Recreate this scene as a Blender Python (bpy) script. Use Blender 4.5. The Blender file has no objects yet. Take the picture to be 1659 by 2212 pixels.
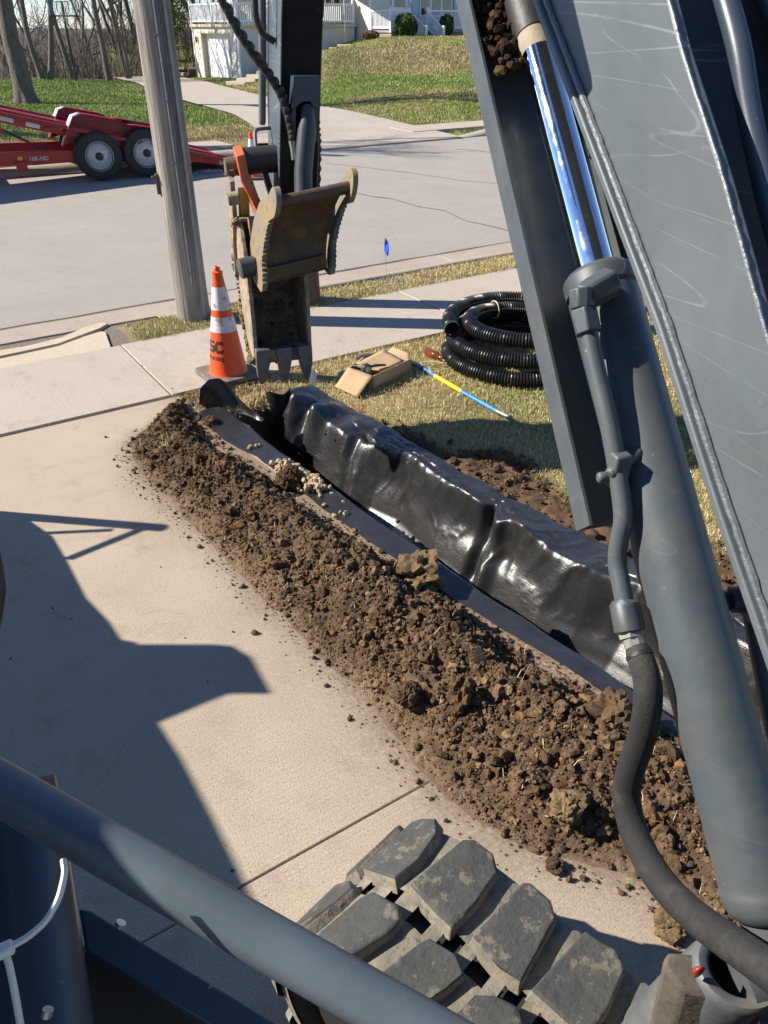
import bpy, bmesh, math, random
import numpy as np
from mathutils import Vector, Matrix

random.seed(7)
rng = np.random.default_rng(11)
C = bpy.context.scene.collection
scene = bpy.context.scene
R = math.radians

# ------------------------------------------------------------------ camera
CAM_H, PITCH = 2.2, R(32.5)
cam_data = bpy.data.cameras.new('camera')
cam_data.sensor_fit = 'HORIZONTAL'
cam_data.sensor_width = 36.0
cam_data.lens = 36.0
cam_data.clip_start = 0.02
cam_data.clip_end = 4000
cam = bpy.data.objects.new('camera', cam_data)
C.objects.link(cam)
cam.location = (0, 0, CAM_H)
cam.rotation_euler = (R(90) - PITCH, 0, 0)
scene.camera = cam

# ------------------------------------------------------------------ sky, sun, exposure
SUN_EL = R(36)
SUN_AZ = math.atan2(0.07, -1.0)          # direction towards the sun, from +X counter-clockwise
sun_dir = Vector((math.cos(SUN_AZ) * math.cos(SUN_EL), math.sin(SUN_AZ) * math.cos(SUN_EL), math.sin(SUN_EL)))
world = bpy.data.worlds.new('World')
scene.world = world
world.use_nodes = True
wn = world.node_tree.nodes
sky = wn.new('ShaderNodeTexSky')
sky.sky_type = 'NISHITA'
sky.sun_disc = False
sky.sun_elevation = SUN_EL
sky.sun_rotation = math.pi / 2 - SUN_AZ
sky.air_density = 0.8
sky.dust_density = 0.0
sky.ozone_density = 3.0
bg = wn['Background']
bg.inputs[1].default_value = 0.082
tint = wn.new('ShaderNodeMix'); tint.data_type = 'RGBA'; tint.blend_type = 'MULTIPLY'; tint.inputs[0].default_value = 1.0
tint.inputs[7].default_value = (.92, .97, 1.08, 1)
world.node_tree.links.new(sky.outputs[0], tint.inputs[6])
world.node_tree.links.new(tint.outputs[2], bg.inputs[0])
sd = bpy.data.lights.new('sun', 'SUN')
sd.energy = 5.0
sd.angle = R(0.5)
sd.color = (1.0, 0.918, 0.81)
sun = bpy.data.objects.new('sun', sd)
C.objects.link(sun)
sun.rotation_euler = sun_dir.to_track_quat('Z', 'Y').to_euler()
scene.view_settings.view_transform = 'Standard'
scene.view_settings.look = 'None'
scene.view_settings.exposure = 0.95
scene.view_settings.gamma = 1.0
scene.view_settings.use_curve_mapping = False

# ------------------------------------------------------------------ coordinate helpers
FPX = 1659.0
def ray(x, y):
    u = (x - 829.5) / FPX; v = (1106 - y) / FPX
    return np.array([u, math.cos(PITCH) + v * math.sin(PITCH), -math.sin(PITCH) + v * math.cos(PITCH)])
def G(x, y, z=0.0):                       # where a line of sight meets the level z
    d = ray(x, y); t = (z - CAM_H) / d[2]
    return np.array([d[0] * t, d[1] * t, z])
def Dp(x, y, dep):
    return np.array([0, 0, CAM_H]) + ray(x, y) * dep
SA = R(33)
cs, sn = math.cos(SA), math.sin(SA)
def ab(a, b, z=0.0):                      # street frame: a along the kerb, b across it
    return np.array([a * cs - b * sn, a * sn + b * cs, z])
def to_ab(x, y):
    return x * cs + y * sn, -x * sn + y * cs
TA = np.array([-1.2, 4.63]); TT = np.array([.645, -.764]); TM = np.array([.764, .645])
def pqw(p, q, z=0.0):                     # trench frame: p along the trench, q across it
    return np.array([TA[0] + p * TT[0] + q * TM[0], TA[1] + p * TT[1] + q * TM[1], z])
def to_pq(x, y):
    return (x - TA[0]) * TT[0] + (y - TA[1]) * TT[1], (x - TA[0]) * TM[0] + (y - TA[1]) * TM[1]

# ------------------------------------------------------------------ noise
def _h(ix, iy, s):
    n = (ix.astype(np.int64) * 374761393 + iy.astype(np.int64) * 668265263 + s * 974634777) & 0x7fffffff
    n = ((n ^ (n >> 13)) * 1274126177) & 0x7fffffff
    n = n ^ (n >> 16)
    return (n & 0xffff) / 65535.0
def vn(x, y, s=0):
    x = np.asarray(x, float); y = np.asarray(y, float)
    ix = np.floor(x); iy = np.floor(y); fx = x - ix; fy = y - iy
    fx = fx * fx * fx * (fx * (fx * 6 - 15) + 10); fy = fy * fy * fy * (fy * (fy * 6 - 15) + 10)
    a = _h(ix, iy, s); b = _h(ix + 1, iy, s); c = _h(ix, iy + 1, s); d = _h(ix + 1, iy + 1, s)
    return (a * (1 - fx) + b * fx) * (1 - fy) + (c * (1 - fx) + d * fx) * fy
def fbm(x, y, s=0, o=4, g=.5):
    t = 0; amp = 1; tot = 0; f = 1.0
    for k in range(o):
        t = t + amp * (vn(x * f + 17.3 * k, y * f - 9.1 * k, s + k) * 2 - 1); tot += amp; amp *= g; f *= 2.03
    return t / tot
def ss(e0, e1, x):
    t = np.clip((np.asarray(x, float) - e0) / (e1 - e0), 0, 1)
    return t * t * (3 - 2 * t)

# ------------------------------------------------------------------ materials
def nodes_of(m):
    m.use_nodes = True
    nt = m.node_tree
    return nt, nt.nodes['Principled BSDF']
def tex_noise(nt, scale, detail=5, rough=.6, vec=None, dist=0.0):
    n = nt.nodes.new('ShaderNodeTexNoise')
    n.inputs['Scale'].default_value = scale; n.inputs['Detail'].default_value = detail
    n.inputs['Roughness'].default_value = rough; n.inputs['Distortion'].default_value = dist
    if vec is not None: nt.links.new(vec, n.inputs['Vector'])
    return n
def ramp(nt, fac, stops):
    r = nt.nodes.new('ShaderNodeValToRGB')
    e = r.color_ramp.elements
    while len(e) < len(stops): e.new(.5)
    for k, (p, c) in enumerate(stops):
        e[k].position = p; e[k].color = (*c, 1) if len(c) == 3 else c
    nt.links.new(fac, r.inputs[0])
    return r
def mix(nt, fac, a, b, mode='MIX'):
    n = nt.nodes.new('ShaderNodeMix'); n.data_type = 'RGBA'; n.blend_type = mode
    for sock, v in ((n.inputs[0], fac), (n.inputs[6], a), (n.inputs[7], b)):
        if isinstance(v, (int, float)): sock.default_value = v
        elif isinstance(v, tuple): sock.default_value = (*v, 1) if len(v) == 3 else v
        else: nt.links.new(v, sock)
    return n.outputs[2]
def coords(nt, kind='Object', scale=(1, 1, 1), rot=(0, 0, 0)):
    tc = nt.nodes.new('ShaderNodeTexCoord'); mp = nt.nodes.new('ShaderNodeMapping')
    mp.inputs['Scale'].default_value = scale; mp.inputs['Rotation'].default_value = rot
    nt.links.new(tc.outputs[kind], mp.inputs[0])
    return mp.outputs[0]
def bump(nt, bsdf, h, strength=.3, dist=.01, prev=None):
    b = nt.nodes.new('ShaderNodeBump'); b.inputs['Strength'].default_value = strength; b.inputs['Distance'].default_value = dist
    nt.links.new(h, b.inputs['Height'])
    if prev is not None: nt.links.new(prev, b.inputs['Normal'])
    nt.links.new(b.outputs[0], bsdf.inputs['Normal'])
    return b.outputs[0]
def mat(name, c1, c2=None, scale=8, rough=.6, metal=0.0, bs=0.0, bscale=60, bdist=.004, spots=None, spot_scale=30, spot_at=.62, rough2=None, scl=(1, 1, 1), spec=.5):
    m = bpy.data.materials.new(name); nt, b = nodes_of(m)
    v = coords(nt, 'Object', scl)
    b.inputs['Roughness'].default_value = rough; b.inputs['Metallic'].default_value = metal
    b.inputs['Specular IOR Level'].default_value = spec
    if c2 is None: c2 = tuple(x * .8 for x in c1)
    n = tex_noise(nt, scale, 6, .65, v)
    col = ramp(nt, n.outputs[0], [(.35, c1), (.65, c2)]).outputs[0]
    if spots is not None:
        n2 = tex_noise(nt, spot_scale, 5, .7, v)
        f = ramp(nt, n2.outputs[0], [(spot_at, (0, 0, 0)), (spot_at + .05, (1, 1, 1))]).outputs[0]
        col = mix(nt, f, col, spots)
    nt.links.new(col, b.inputs['Base Color'])
    if rough2 is not None:
        rr = ramp(nt, n.outputs[0], [(.3, (rough,) * 3), (.7, (rough2,) * 3)])
        nt.links.new(rr.outputs[0], b.inputs['Roughness'])
    if bs: bump(nt, b, tex_noise(nt, bscale, 4, .6, v).outputs[0], bs, bdist)
    return m
def attr_mat(name, rough=.8, mul=None, mscale=40, bs=0, bscale=150, bdist=.003, trans=0.0, spec=.3):
    m = bpy.data.materials.new(name); nt, b = nodes_of(m)
    a = nt.nodes.new('ShaderNodeAttribute'); a.attribute_name = 'Col'
    col = a.outputs[0]
    v = coords(nt)
    if mul:
        n = tex_noise(nt, mscale, 5, .65, v)
        f = ramp(nt, n.outputs[0], [(.3, (mul[0],) * 3), (.7, (mul[1],) * 3)]).outputs[0]
        col = mix(nt, 1.0, col, f, 'MULTIPLY')
    nt.links.new(col, b.inputs['Base Color'])
    b.inputs['Roughness'].default_value = rough; b.inputs['Specular IOR Level'].default_value = spec
    if bs: bump(nt, b, tex_noise(nt, bscale, 4, .7, v).outputs[0], bs, bdist)
    return m

def concrete(name, c1, c2, stain, broom=True, rot=0.0, agg=.5):
    m = bpy.data.materials.new(name); nt, b = nodes_of(m)
    v = coords(nt)
    n1 = tex_noise(nt, .9, 8, .68, v, .5); n2 = tex_noise(nt, 160, 3, .7, v); n3 = tex_noise(nt, 4.5, 6, .7, v, .4)
    col = ramp(nt, n1.outputs[0], [(.3, c1), (.7, c2)]).outputs[0]
    sp = ramp(nt, n2.outputs[0], [(.28, (.48, .46, .44)), (.47, (.96, .96, .95)), (.74, (1.3, 1.29, 1.26))]).outputs[0]
    col = mix(nt, .8, col, sp, 'MULTIPLY')
    sf = ramp(nt, n3.outputs[0], [(.54, (0, 0, 0)), (.74, (1, 1, 1))]).outputs[0]
    sfm = nt.nodes.new('ShaderNodeMath'); sfm.operation = 'MULTIPLY'; sfm.inputs[1].default_value = .65
    nt.links.new(sf, sfm.inputs[0])
    col = mix(nt, sfm.outputs[0], col, stain)
    n4 = tex_noise(nt, 90, 2, .5, v)
    pf = ramp(nt, n4.outputs[0], [(.70, (0, 0, 0)), (.74, (1, 1, 1))]).outputs[0]
    col = mix(nt, pf, col, (.13, .11, .10))
    nt.links.new(col, b.inputs['Base Color'])
    b.inputs['Roughness'].default_value = .85; b.inputs['Specular IOR Level'].default_value = .3
    h = n2.outputs[0]
    p = bump(nt, b, h, agg, .004)
    if broom:
        v2 = coords(nt, 'Object', (1, 1, 1), (0, 0, rot))
        st = nt.nodes.new('ShaderNodeMapping'); st.inputs['Scale'].default_value = (2.2, 130, 1)
        nt.links.new(v2, st.inputs[0])
        nb = tex_noise(nt, 1.0, 3, .6, st.outputs[0])
        bump(nt, b, nb.outputs[0], .45, .004, p)
    return m

# ------------------------------------------------------------------ mesh building
class MB:
    def __init__(s): s.V = []; s.F = []; s.S = []; s.MI = []; s.n = 0
    def add(s, V, F, smooth=False, mi=0):
        V = np.asarray(V, float).reshape(-1, 3)
        s.V.append(V); o = s.n
        for f in F: s.F.append(tuple(int(i) + o for i in f)); s.S.append(smooth); s.MI.append(mi)
        s.n += len(V); return s
    def box(s, c, size, rz=0.0, ax=None, mi=0):
        x, y, z = np.array(size) / 2
        V = np.array([(-x, -y, -z), (x, -y, -z), (x, y, -z), (-x, y, -z), (-x, -y, z), (x, -y, z), (x, y, z), (-x, y, z)])
        if ax is not None: V = V @ np.array(ax)
        elif rz: k, q = math.cos(rz), math.sin(rz); V = V @ np.array([[k, q, 0], [-q, k, 0], [0, 0, 1]])
        return s.add(V + np.array(c), [(0, 3, 2, 1), (4, 5, 6, 7), (0, 1, 5, 4), (1, 2, 6, 5), (2, 3, 7, 6), (3, 0, 4, 7)], mi=mi)
    def prism(s, pts, off, mi=0):          # polygon (3D points) pushed along off
        P = np.asarray(pts, float); o = np.asarray(off, float); n = len(P)
        F = [tuple(range(n))[::-1], tuple(range(n, 2 * n))] + [(i, (i + 1) % n, n + (i + 1) % n, n + i) for i in range(n)]
        nrm = np.zeros(3)
        for i in range(n): nrm += np.cross(P[i], P[(i + 1) % n])
        if nrm @ o < 0: F = [f[::-1] for f in F]
        return s.add(np.vstack([P, P + o]), F, mi=mi)
    def tube(s, path, r, sides=10, caps=True, mi=0, smooth=True, flat=1.0):
        P = np.asarray(path, float); n = len(P)
        r = np.full(n, r) if np.isscalar(r) else np.asarray(r, float)
        T = np.gradient(P, axis=0); T /= np.linalg.norm(T, axis=1)[:, None] + 1e-12
        up = np.array([0, 0, 1.0]) if abs(T[0, 2]) < .9 else np.array([1.0, 0, 0])
        N = np.zeros_like(P); nn = np.cross(up, T[0]); nn /= np.linalg.norm(nn)
        for i in range(n):
            nn = nn - T[i] * (nn @ T[i]); nn /= np.linalg.norm(nn); N[i] = nn
        B = np.cross(T, N)
        a = np.linspace(0, 2 * math.pi, sides, endpoint=False)
        V = P[:, None, :] + r[:, None, None] * (np.cos(a)[None, :, None] * N[:, None, :] + flat * np.sin(a)[None, :, None] * B[:, None, :])
        V = V.reshape(-1, 3)
        F = [(i * sides + j, i * sides + (j + 1) % sides, (i + 1) * sides + (j + 1) % sides, (i + 1) * sides + j) for i in range(n - 1) for j in range(sides)]
        s.add(V, F, smooth, mi)
        if caps:
            o = s.n - len(V)
            s.F.append(tuple(o + j for j in range(sides))[::-1]); s.S.append(False); s.MI.append(mi)
            s.F.append(tuple(o + (n - 1) * sides + j for j in range(sides))); s.S.append(False); s.MI.append(mi)
        return s
    def lathe(s, prof, sides=24, c=(0, 0, 0), axis='Z', mi=0, smooth=True, caps=True):
        a = np.linspace(0, 2 * math.pi, sides, endpoint=False)
        V = []
        for r, z in prof:
            ring = np.stack([r * np.cos(a), r * np.sin(a), np.full(sides, z)], 1); V.append(ring)
        V = np.vstack(V)
        if axis == 'X': V = V[:, [2, 0, 1]]
        elif axis == 'Y': V = V[:, [1, 2, 0]]
        n = len(prof)
        F = [(i * sides + j, i * sides + (j + 1) % sides, (i + 1) * sides + (j + 1) % sides, (i + 1) * sides + j) for i in range(n - 1) for j in range(sides)]
        s.add(V + np.array(c), F, smooth, mi)
        if caps:
            o = s.n - len(V)
            s.F.append(tuple(o + j for j in range(sides))[::-1]); s.S.append(False); s.MI.append(mi)
            s.F.append(tuple(o + (n - 1) * sides + j for j in range(sides))); s.S.append(False); s.MI.append(mi)
        return s
    def grid(s, V2, smooth=True, mi=0):    # V2: (n, m, 3)
        n, m = V2.shape[:2]
        F = [(i * m + j, (i + 1) * m + j, (i + 1) * m + j + 1, i * m + j + 1) for i in range(n - 1) for j in range(m - 1)]
        return s.add(V2.reshape(-1, 3), F, smooth, mi)
    def xf(s, M):
        M = np.array(M); s.V = [v @ M[:3, :3].T + M[:3, 3] for v in s.V]; return s
    def build(s, name, mats, parent=None, bevel=0, seg=2, loc=None):
        me = bpy.data.meshes.new(name)
        V = np.vstack(s.V)
        if loc is not None: V = V - np.array(loc)
        me.from_pydata(V.tolist(), [], s.F)
        me.polygons.foreach_set('use_smooth', s.S)
        if not isinstance(mats, (list, tuple)): mats = [mats]
        for m in mats: me.materials.append(m)
        me.set_sharp_from_angle(angle=R(38))
        if len(mats) > 1: me.polygons.foreach_set('material_index', s.MI)
        me.update()
        o = bpy.data.objects.new(name, me); C.objects.link(o)
        if parent is not None: o.parent = parent
        elif loc is not None: o.location = loc
        if bevel:
            bv = o.modifiers.new('Bevel', 'BEVEL'); bv.width = bevel; bv.segments = seg; bv.limit_method = 'ANGLE'; bv.angle_limit = R(40)
            o.data.polygons.foreach_set('use_smooth', [True] * len(s.F)) if False else None
        return o
def fast_mesh(name, V, F, m, col=None, smooth=True, parent=None, uv=None):     # uniform faces, numpy arrays
    V = np.ascontiguousarray(V, np.float32); F = np.ascontiguousarray(F, np.int32); k = F.shape[1]
    me = bpy.data.meshes.new(name)
    me.vertices.add(len(V)); me.vertices.foreach_set('co', V.ravel())
    me.loops.add(F.size); me.loops.foreach_set('vertex_index', F.ravel())
    me.polygons.add(len(F)); me.polygons.foreach_set('loop_start', np.arange(0, F.size, k, dtype=np.int32))
    try: me.polygons.foreach_set('loop_total', np.full(len(F), k, np.int32))
    except Exception: pass
    me.polygons.foreach_set('use_smooth', np.full(len(F), smooth, bool))
    if col is not None:
        at = me.attributes.new('Col', 'FLOAT_COLOR', 'POINT')
        c4 = np.ones((len(V), 4), np.float32); c4[:, :3] = col; at.data.foreach_set('color', c4.ravel())
    if uv is not None:
        u = me.uv_layers.new(name='UVMap'); u.data.foreach_set('uv', np.ascontiguousarray(uv[F.ravel()], np.float32).ravel())
    me.materials.append(m)
    me.update(calc_edges=True)
    o = bpy.data.objects.new(name, me); C.objects.link(o)
    if parent is not None: o.parent = parent
    return o
def gridF(n, m):
    i, j = np.meshgrid(np.arange(n - 1), np.arange(m - 1), indexing='ij'); a = (i * m + j).ravel()
    return np.stack([a, a + m, a + m + 1, a + 1], 1)
def tag(o, label=None, cat=None, group=None, kind=None):
    if label: o['label'] = label
    if cat: o['category'] = cat
    if group: o['group'] = group
    if kind: o['kind'] = kind
    return o
def empty(name, loc, rz=0.0):
    o = bpy.data.objects.new(name, None); C.objects.link(o)
    o.location = tuple(float(v) for v in loc); o.rotation_euler = (0, 0, rz); o.empty_display_size = .1
    return o
def copy_tree(o, parent=None):
    c = o.copy(); C.objects.link(c)
    if parent is not None: c.parent = parent
    for ch in list(o.children): copy_tree(ch, c)
    return c
_bm = bmesh.new(); bmesh.ops.create_icosphere(_bm, subdivisions=2, radius=1)
ICO2 = (np.array([v.co[:] for v in _bm.verts]), np.array([[v.index for v in f.verts] for f in _bm.faces])); _bm.free()
_bm = bmesh.new(); bmesh.ops.create_icosphere(_bm, subdivisions=1, radius=1)
ICO1 = (np.array([v.co[:] for v in _bm.verts]), np.array([[v.index for v in f.verts] for f in _bm.faces])); _bm.free()
_bm = bmesh.new(); bmesh.ops.create_icosphere(_bm, subdivisions=4, radius=1)
ICO4 = (np.array([v.co[:] for v in _bm.verts]), np.array([[v.index for v in f.verts] for f in _bm.faces])); _bm.free()
def lump(base, amp, seed, sc=1.6):
    V = base[0]
    n = fbm(V[:, 0] * sc + 5 + seed, V[:, 1] * sc + V[:, 2] * sc * 1.7 + seed * 3.1, seed, 3) + .6 * fbm(V[:, 2] * sc * 2.1 - seed, V[:, 0] * sc * 1.3 - V[:, 1] * sc * 2, seed + 9, 3)
    return V * (1 + amp * n)[:, None]
def rand_rot(n):
    q = rng.normal(size=(n, 4)); q /= np.linalg.norm(q, axis=1)[:, None]
    w, x, y, z = q.T
    return np.stack([np.stack([1 - 2 * (y * y + z * z), 2 * (x * y - z * w), 2 * (x * z + y * w)], 1),
                     np.stack([2 * (x * y + z * w), 1 - 2 * (x * x + z * z), 2 * (y * z - x * w)], 1),
                     np.stack([2 * (x * z - y * w), 2 * (y * z + x * w), 1 - 2 * (x * x + y * y)], 1)], 1)
def scatter_lumps(tmpl, F, pos, rad, colr):     # many lumps in one mesh
    n = len(pos); k = len(tmpl[0])
    ti = rng.integers(0, len(tmpl), n)
    T = np.stack(tmpl)[ti] * rad[:, None, None] * rng.uniform(.7, 1.25, (n, 1, 3))
    V = np.einsum('nij,nkj->nki', rand_rot(n), T) + pos[:, None, :]
    FF = (F[None] + (np.arange(n) * k)[:, None, None]).reshape(-1, F.shape[1])
    return V.reshape(-1, 3), FF, np.repeat(colr, k, axis=0)
def blades(name, pos, length, width, colr, m, lean=.6, parent=None):
    n = len(pos); a = rng.uniform(0, 2 * math.pi, n); d = np.stack([np.cos(a), np.sin(a), np.zeros(n)], 1)
    b = rng.uniform(0, 2 * math.pi, n); l = np.stack([np.cos(b), np.sin(b), np.zeros(n)], 1)
    le = rng.uniform(.1, 1, n)[:, None] * lean
    L = length[:, None]; w = width[:, None] / 2
    up = np.array([0, 0, 1.0])
    mid = pos + L * .55 * (up * np.sqrt(np.clip(1 - le * le * .6, .05, 1)) + l * le * .6)
    tip = mid + L * .5 * (up * np.clip(1 - le * 1.2, -.3, 1) + l * le * 1.1)
    V = np.stack([pos - d * w, pos + d * w, mid - d * w * .8, mid + d * w * .8, tip], 1).reshape(-1, 3)
    o = (np.arange(n) * 5)[:, None]
    F = np.concatenate([o + np.array([[0, 1, 3]]), o + np.array([[0, 3, 2]]), o + np.array([[2, 3, 4]])])
    shade = np.ones(5)
    col = (colr[:, None, :] * shade[None, :, None]).reshape(-1, 3)
    ob = fast_mesh(name, V, F, m, col, True, parent)
    return ob
# ================================================================== THE SETTING
M_drive = concrete('driveway_concrete', (.425, .355, .278), (.355, .295, .228), (.265, .20, .145), True, -SA, .55)
M_walk = concrete('sidewalk_concrete', (.42, .37, .31), (.365, .32, .265), (.28, .225, .175), True, R(57), .45)
M_apron = concrete('apron_concrete', (.50, .43, .33), (.44, .37, .28), (.33, .27, .2), False)
M_gutter = concrete('gutter_concrete', (.40, .335, .28), (.34, .28, .235), (.22, .18, .15), False, 0, .9)
M_farconc = concrete('far_concrete', (.42, .37, .31), (.36, .315, .265), (.3, .26, .22), False)
M_kerb = concrete('kerb_concrete', (.42, .38, .32), (.34, .30, .25), (.2, .17, .14), False)
M_street = concrete('street_asphalt', (.34, .313, .277), (.298, .274, .243), (.235, .217, .193), False, 0, 1.0)
M_seam = mat('seam_tar', (.03, .028, .026), (.06, .055, .05), 60, .9, bs=.6, bscale=90)
M_crack = mat('crack_fill', (.13, .12, .11), (.10, .09, .085), 40, .9)
M_under = mat('sub_base', (.10, .08, .06), (.07, .055, .04), 12, .95)

DRIVE_C = [(-.55, 18.6), (-1.3, 21.5), (-2.9, 25.6), (-6.0, 32.2), (-9.2, 40.5), (-11.6, 47.5), (-14.5, 53.0)]
DRIVE_W = [2.4, 1.9, 1.65, 1.6, 1.7, 1.8, 1.8]
_dl = np.array(DRIVE_C)
def drive_dist(x, y):                     # signed: negative on the left of the far driveway
    best = np.full(np.shape(x), 1e9); sg = np.zeros(np.shape(x))
    for i in range(len(_dl) - 1):
        p = _dl[i]; d = _dl[i + 1] - p; L = d @ d
        t = np.clip(((x - p[0]) * d[0] + (y - p[1]) * d[1]) / L, 0, 1)
        dx = x - p[0] - t * d[0]; dy = y - p[1] - t * d[1]; q = np.hypot(dx, dy)
        c = -(d[0] * dy - d[1] * dx)
        upd = q < best; best = np.where(upd, q, best); sg = np.where(upd, np.sign(c), sg)
    return best * sg
def height(x, y):                         # terrain beyond the street
    a, b = to_ab(x, y)
    d = drive_dist(x, y)
    base = -.03 - .27 * ss(22, 36, b) - .25 * ss(36, 48, b)
    left = .20 * ss(17.5, 20.5, b) + .12 * fbm(x * .25, y * .25, 3, 2)
    left = left * ss(1.6, 5.5, -d)
    right = .18 * ss(17.6, 21, b) + .45 * ss(20, 31, b) + .95 * ss(29.5, 33.5, b) + .35 * ss(33, 40, b) + .10 * fbm(x * .3, y * .3, 5, 2) * ss(17.6, 20, b)
    right = right * ss(0, 1, (d - 1.6) / (3.0 + 8.0 * ss(30, 41, b)))
    right = right * (1 - .0 * b)
    z = base + np.where(d < 0, left, right)
    drop = ss(50, 110, b)
    z = z - 26 * drop * (1 - ss(-2, 10, d) * (1 - ss(60, 75, b)))
    r = np.hypot(x, y)
    ridge = 23.0 * np.exp(-((r - 420) / 110) ** 2) * (1 + .16 * fbm(x * .006, y * .006, 8, 3))
    z = z + ridge * ss(150, 330, r) * (b > 40)
    z = z - 30 * ss(480, 900, r)
    # near side: sheet sinks below the lawn, trench and slabs
    near = 1 - ss(6.9, 7.4, b)
    z = np.where(b < 16.3, np.minimum(z, -.045 - .0 * b), z)
    z = z * (1 - near) + near * np.where(r < 40, -.75, -.2)
    return z
M_terrain = bpy.data.materials.new('lawn_ground')
def make_lawn_mat():
    m = M_terrain; nt, b = nodes_of(m)
    v = coords(nt)
    n1 = tex_noise(nt, .55, 6, .65, v, .3); n2 = tex_noise(nt, 9, 6, .75, v); n3 = tex_noise(nt, 60, 3, .7, v)
    green = ramp(nt, n2.outputs[0], [(.3, (.11, .16, .03)), (.7, (.16, .21, .045))]).outputs[0]
    straw = ramp(nt, n2.outputs[0], [(.3, (.27, .21, .10)), (.7, (.40, .31, .15))]).outputs[0]
    a = nt.nodes.new('ShaderNodeAttribute'); a.attribute_name = 'Col'
    s1 = nt.nodes.new('ShaderNodeSeparateColor'); nt.links.new(a.outputs[0], s1.inputs[0])
    f = nt.nodes.new('ShaderNodeMath'); f.operation = 'ADD'; nt.links.new(s1.outputs[0], f.inputs[0])
    g = nt.nodes.new('ShaderNodeMath'); g.operation = 'MULTIPLY_ADD'; nt.links.new(n1.outputs[0], g.inputs[0]); g.inputs[1].default_value = 1.5; g.inputs[2].default_value = -.75
    nt.links.new(g.outputs[0], f.inputs[1])
    fr = ramp(nt, f.outputs[0], [(.25, (0, 0, 0)), (.75, (1, 1, 1))]).outputs[0]
    col = mix(nt, fr, green, straw)
    wood = ramp(nt, n1.outputs[0], [(.3, (.10, .088, .08)), (.7, (.16, .14, .125))]).outputs[0]
    col = mix(nt, s1.outputs[1], col, wood)
    sp = ramp(nt, n3.outputs[0], [(.3, (.6, .6, .6)), (.7, (1.25, 1.25, 1.25))]).outputs[0]
    col = mix(nt, .8, col, sp, 'MULTIPLY')
    nt.links.new(col, b.inputs['Base Color']); b.inputs['Roughness'].default_value = .9; b.inputs['Specular IOR Level'].default_value = .15
    bump(nt, b, n3.outputs[0], .9, .05, bump(nt, b, n2.outputs[0], .6, .08))
make_lawn_mat()
def straw_amount(x, y):                   # 0 green .. 1 straw on the far lawns
    a, b = to_ab(x, y); d = drive_dist(x, y)
    l = .10 + .75 * (1 - ss(19.0, 22.5, b)) + .25 * (1 - ss(1.6, 3.5, -d))
    r = .34 + .40 * ss(27.5, 30.5, b) * (1 - ss(36, 40, b)) + .22 * np.exp(-((b - 22.5) / 1.8) ** 2) - .45 * np.exp(-((b - 27.0) / 1.4) ** 2)
    return np.where(d < 0, l, r)
def build_terrain():
    # polar-like sheet: fine near, coarse to the horizon
    rr = np.concatenate([np.linspace(.5, 60, 190), np.geomspace(61.5, 3200, 90)])
    aa = np.concatenate([np.linspace(R(28), R(152), 260), np.linspace(R(156), R(384), 58)])
    rg, ag = np.meshgrid(rr, aa, indexing='ij')
    X = rg * np.cos(ag); Y = rg * np.sin(ag); Z = height(X, Y)
    V = np.stack([X, Y, Z], 2).reshape(-1, 3)
    _, b = to_ab(X, Y)
    wood = ss(49, 53, b) * (1 - ss(-3, 3, drive_dist(X, Y)) * (1 - ss(62, 70, b)))
    col = np.stack([straw_amount(X, Y), wood, 0 * X], 2).reshape(-1, 3)
    n, m2 = X.shape
    F = gridF(n, m2)
    i = np.arange(n - 1)
    F = np.concatenate([F, np.stack([i * m2 + m2 - 1, (i + 1) * m2 + m2 - 1, (i + 1) * m2, i * m2], 1)])
    o = fast_mesh('ground', V, F[:, ::-1], M_terrain, col)
    tag(o, kind='structure')
build_terrain()

def slab(name, pts, top, thick, m, parent=None, bev=.006):
    P = np.array([[p[0], p[1], top] for p in pts]); mb = MB(); mb.prism(P, (0, 0, -thick))
    o = mb.build(name, m, parent, bev); return o
def ab_rect(a0, a1, b0, b1): return [ab(a0, b0), ab(a1, b0), ab(a1, b1), ab(a0, b1)]
# street
mb = MB(); n = 40
g = np.array([[ab(a, b, -.012 + .05 * (1 - ((b - 11.2) / 4.1) ** 2) * 0) for b in np.linspace(7.10, 15.22, 12)] for a in np.linspace(-90, 140, n)])
mb.grid(g, True); street = tag(mb.build('street', M_street), kind='structure')
for pts in ([(745, 410), (800, 424), (850, 430), (905, 446), (960, 455), (1010, 478), (1060, 488), (1125, 505)],
            [(985, 322), (1030, 325), (1080, 333)], [(700, 352), (790, 362), (900, 375), (1000, 390), (1090, 398)]):
    g = np.array([G(*p, -.008) for p in pts]); t = np.linspace(0, len(g) - 1, 60)
    P = np.stack([np.interp(t, range(len(g)), g[:, k]) for k in range(3)], 1); P[:, 1] += .03 * fbm(t * 3, t * 0, 4, 3)
    w = .012 + .012 * vn(t * 4, t * 0, 7)
    w = w * (1.0 if pts[0][0] != 700 else .5)
    V = np.stack([P - np.array([0, 1, 0]) * w[:, None], P + np.array([0, 1, 0]) * w[:, None]], 1)
    MB().grid(V).build('crack', M_crack, street)
# kerb and gutter on the near side
gut = empty('gutter', ab(0, 6.8)); tag(gut, kind='structure')
gl = np.array(gut.location)
ai = [-14, -10.6, -7.4, -4.2, -1.0, .55, 3.05, 5.3, 8.3, 11.4, 14.5, 20, 26]
for i in range(len(ai) - 1):
    a0, a1 = ai[i] + .006, ai[i + 1] - .006
    P = [ab(a0, 6.72), ab(a1, 6.72), ab(a1, 7.085), ab(a0, 7.085)]
    mb = MB(); mb.prism(np.array([[p[0], p[1], .0] for p in P]), (0, 0, -.12)); mb.build('gutter_panel', M_gutter, gut, .006, loc=gl)
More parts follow.
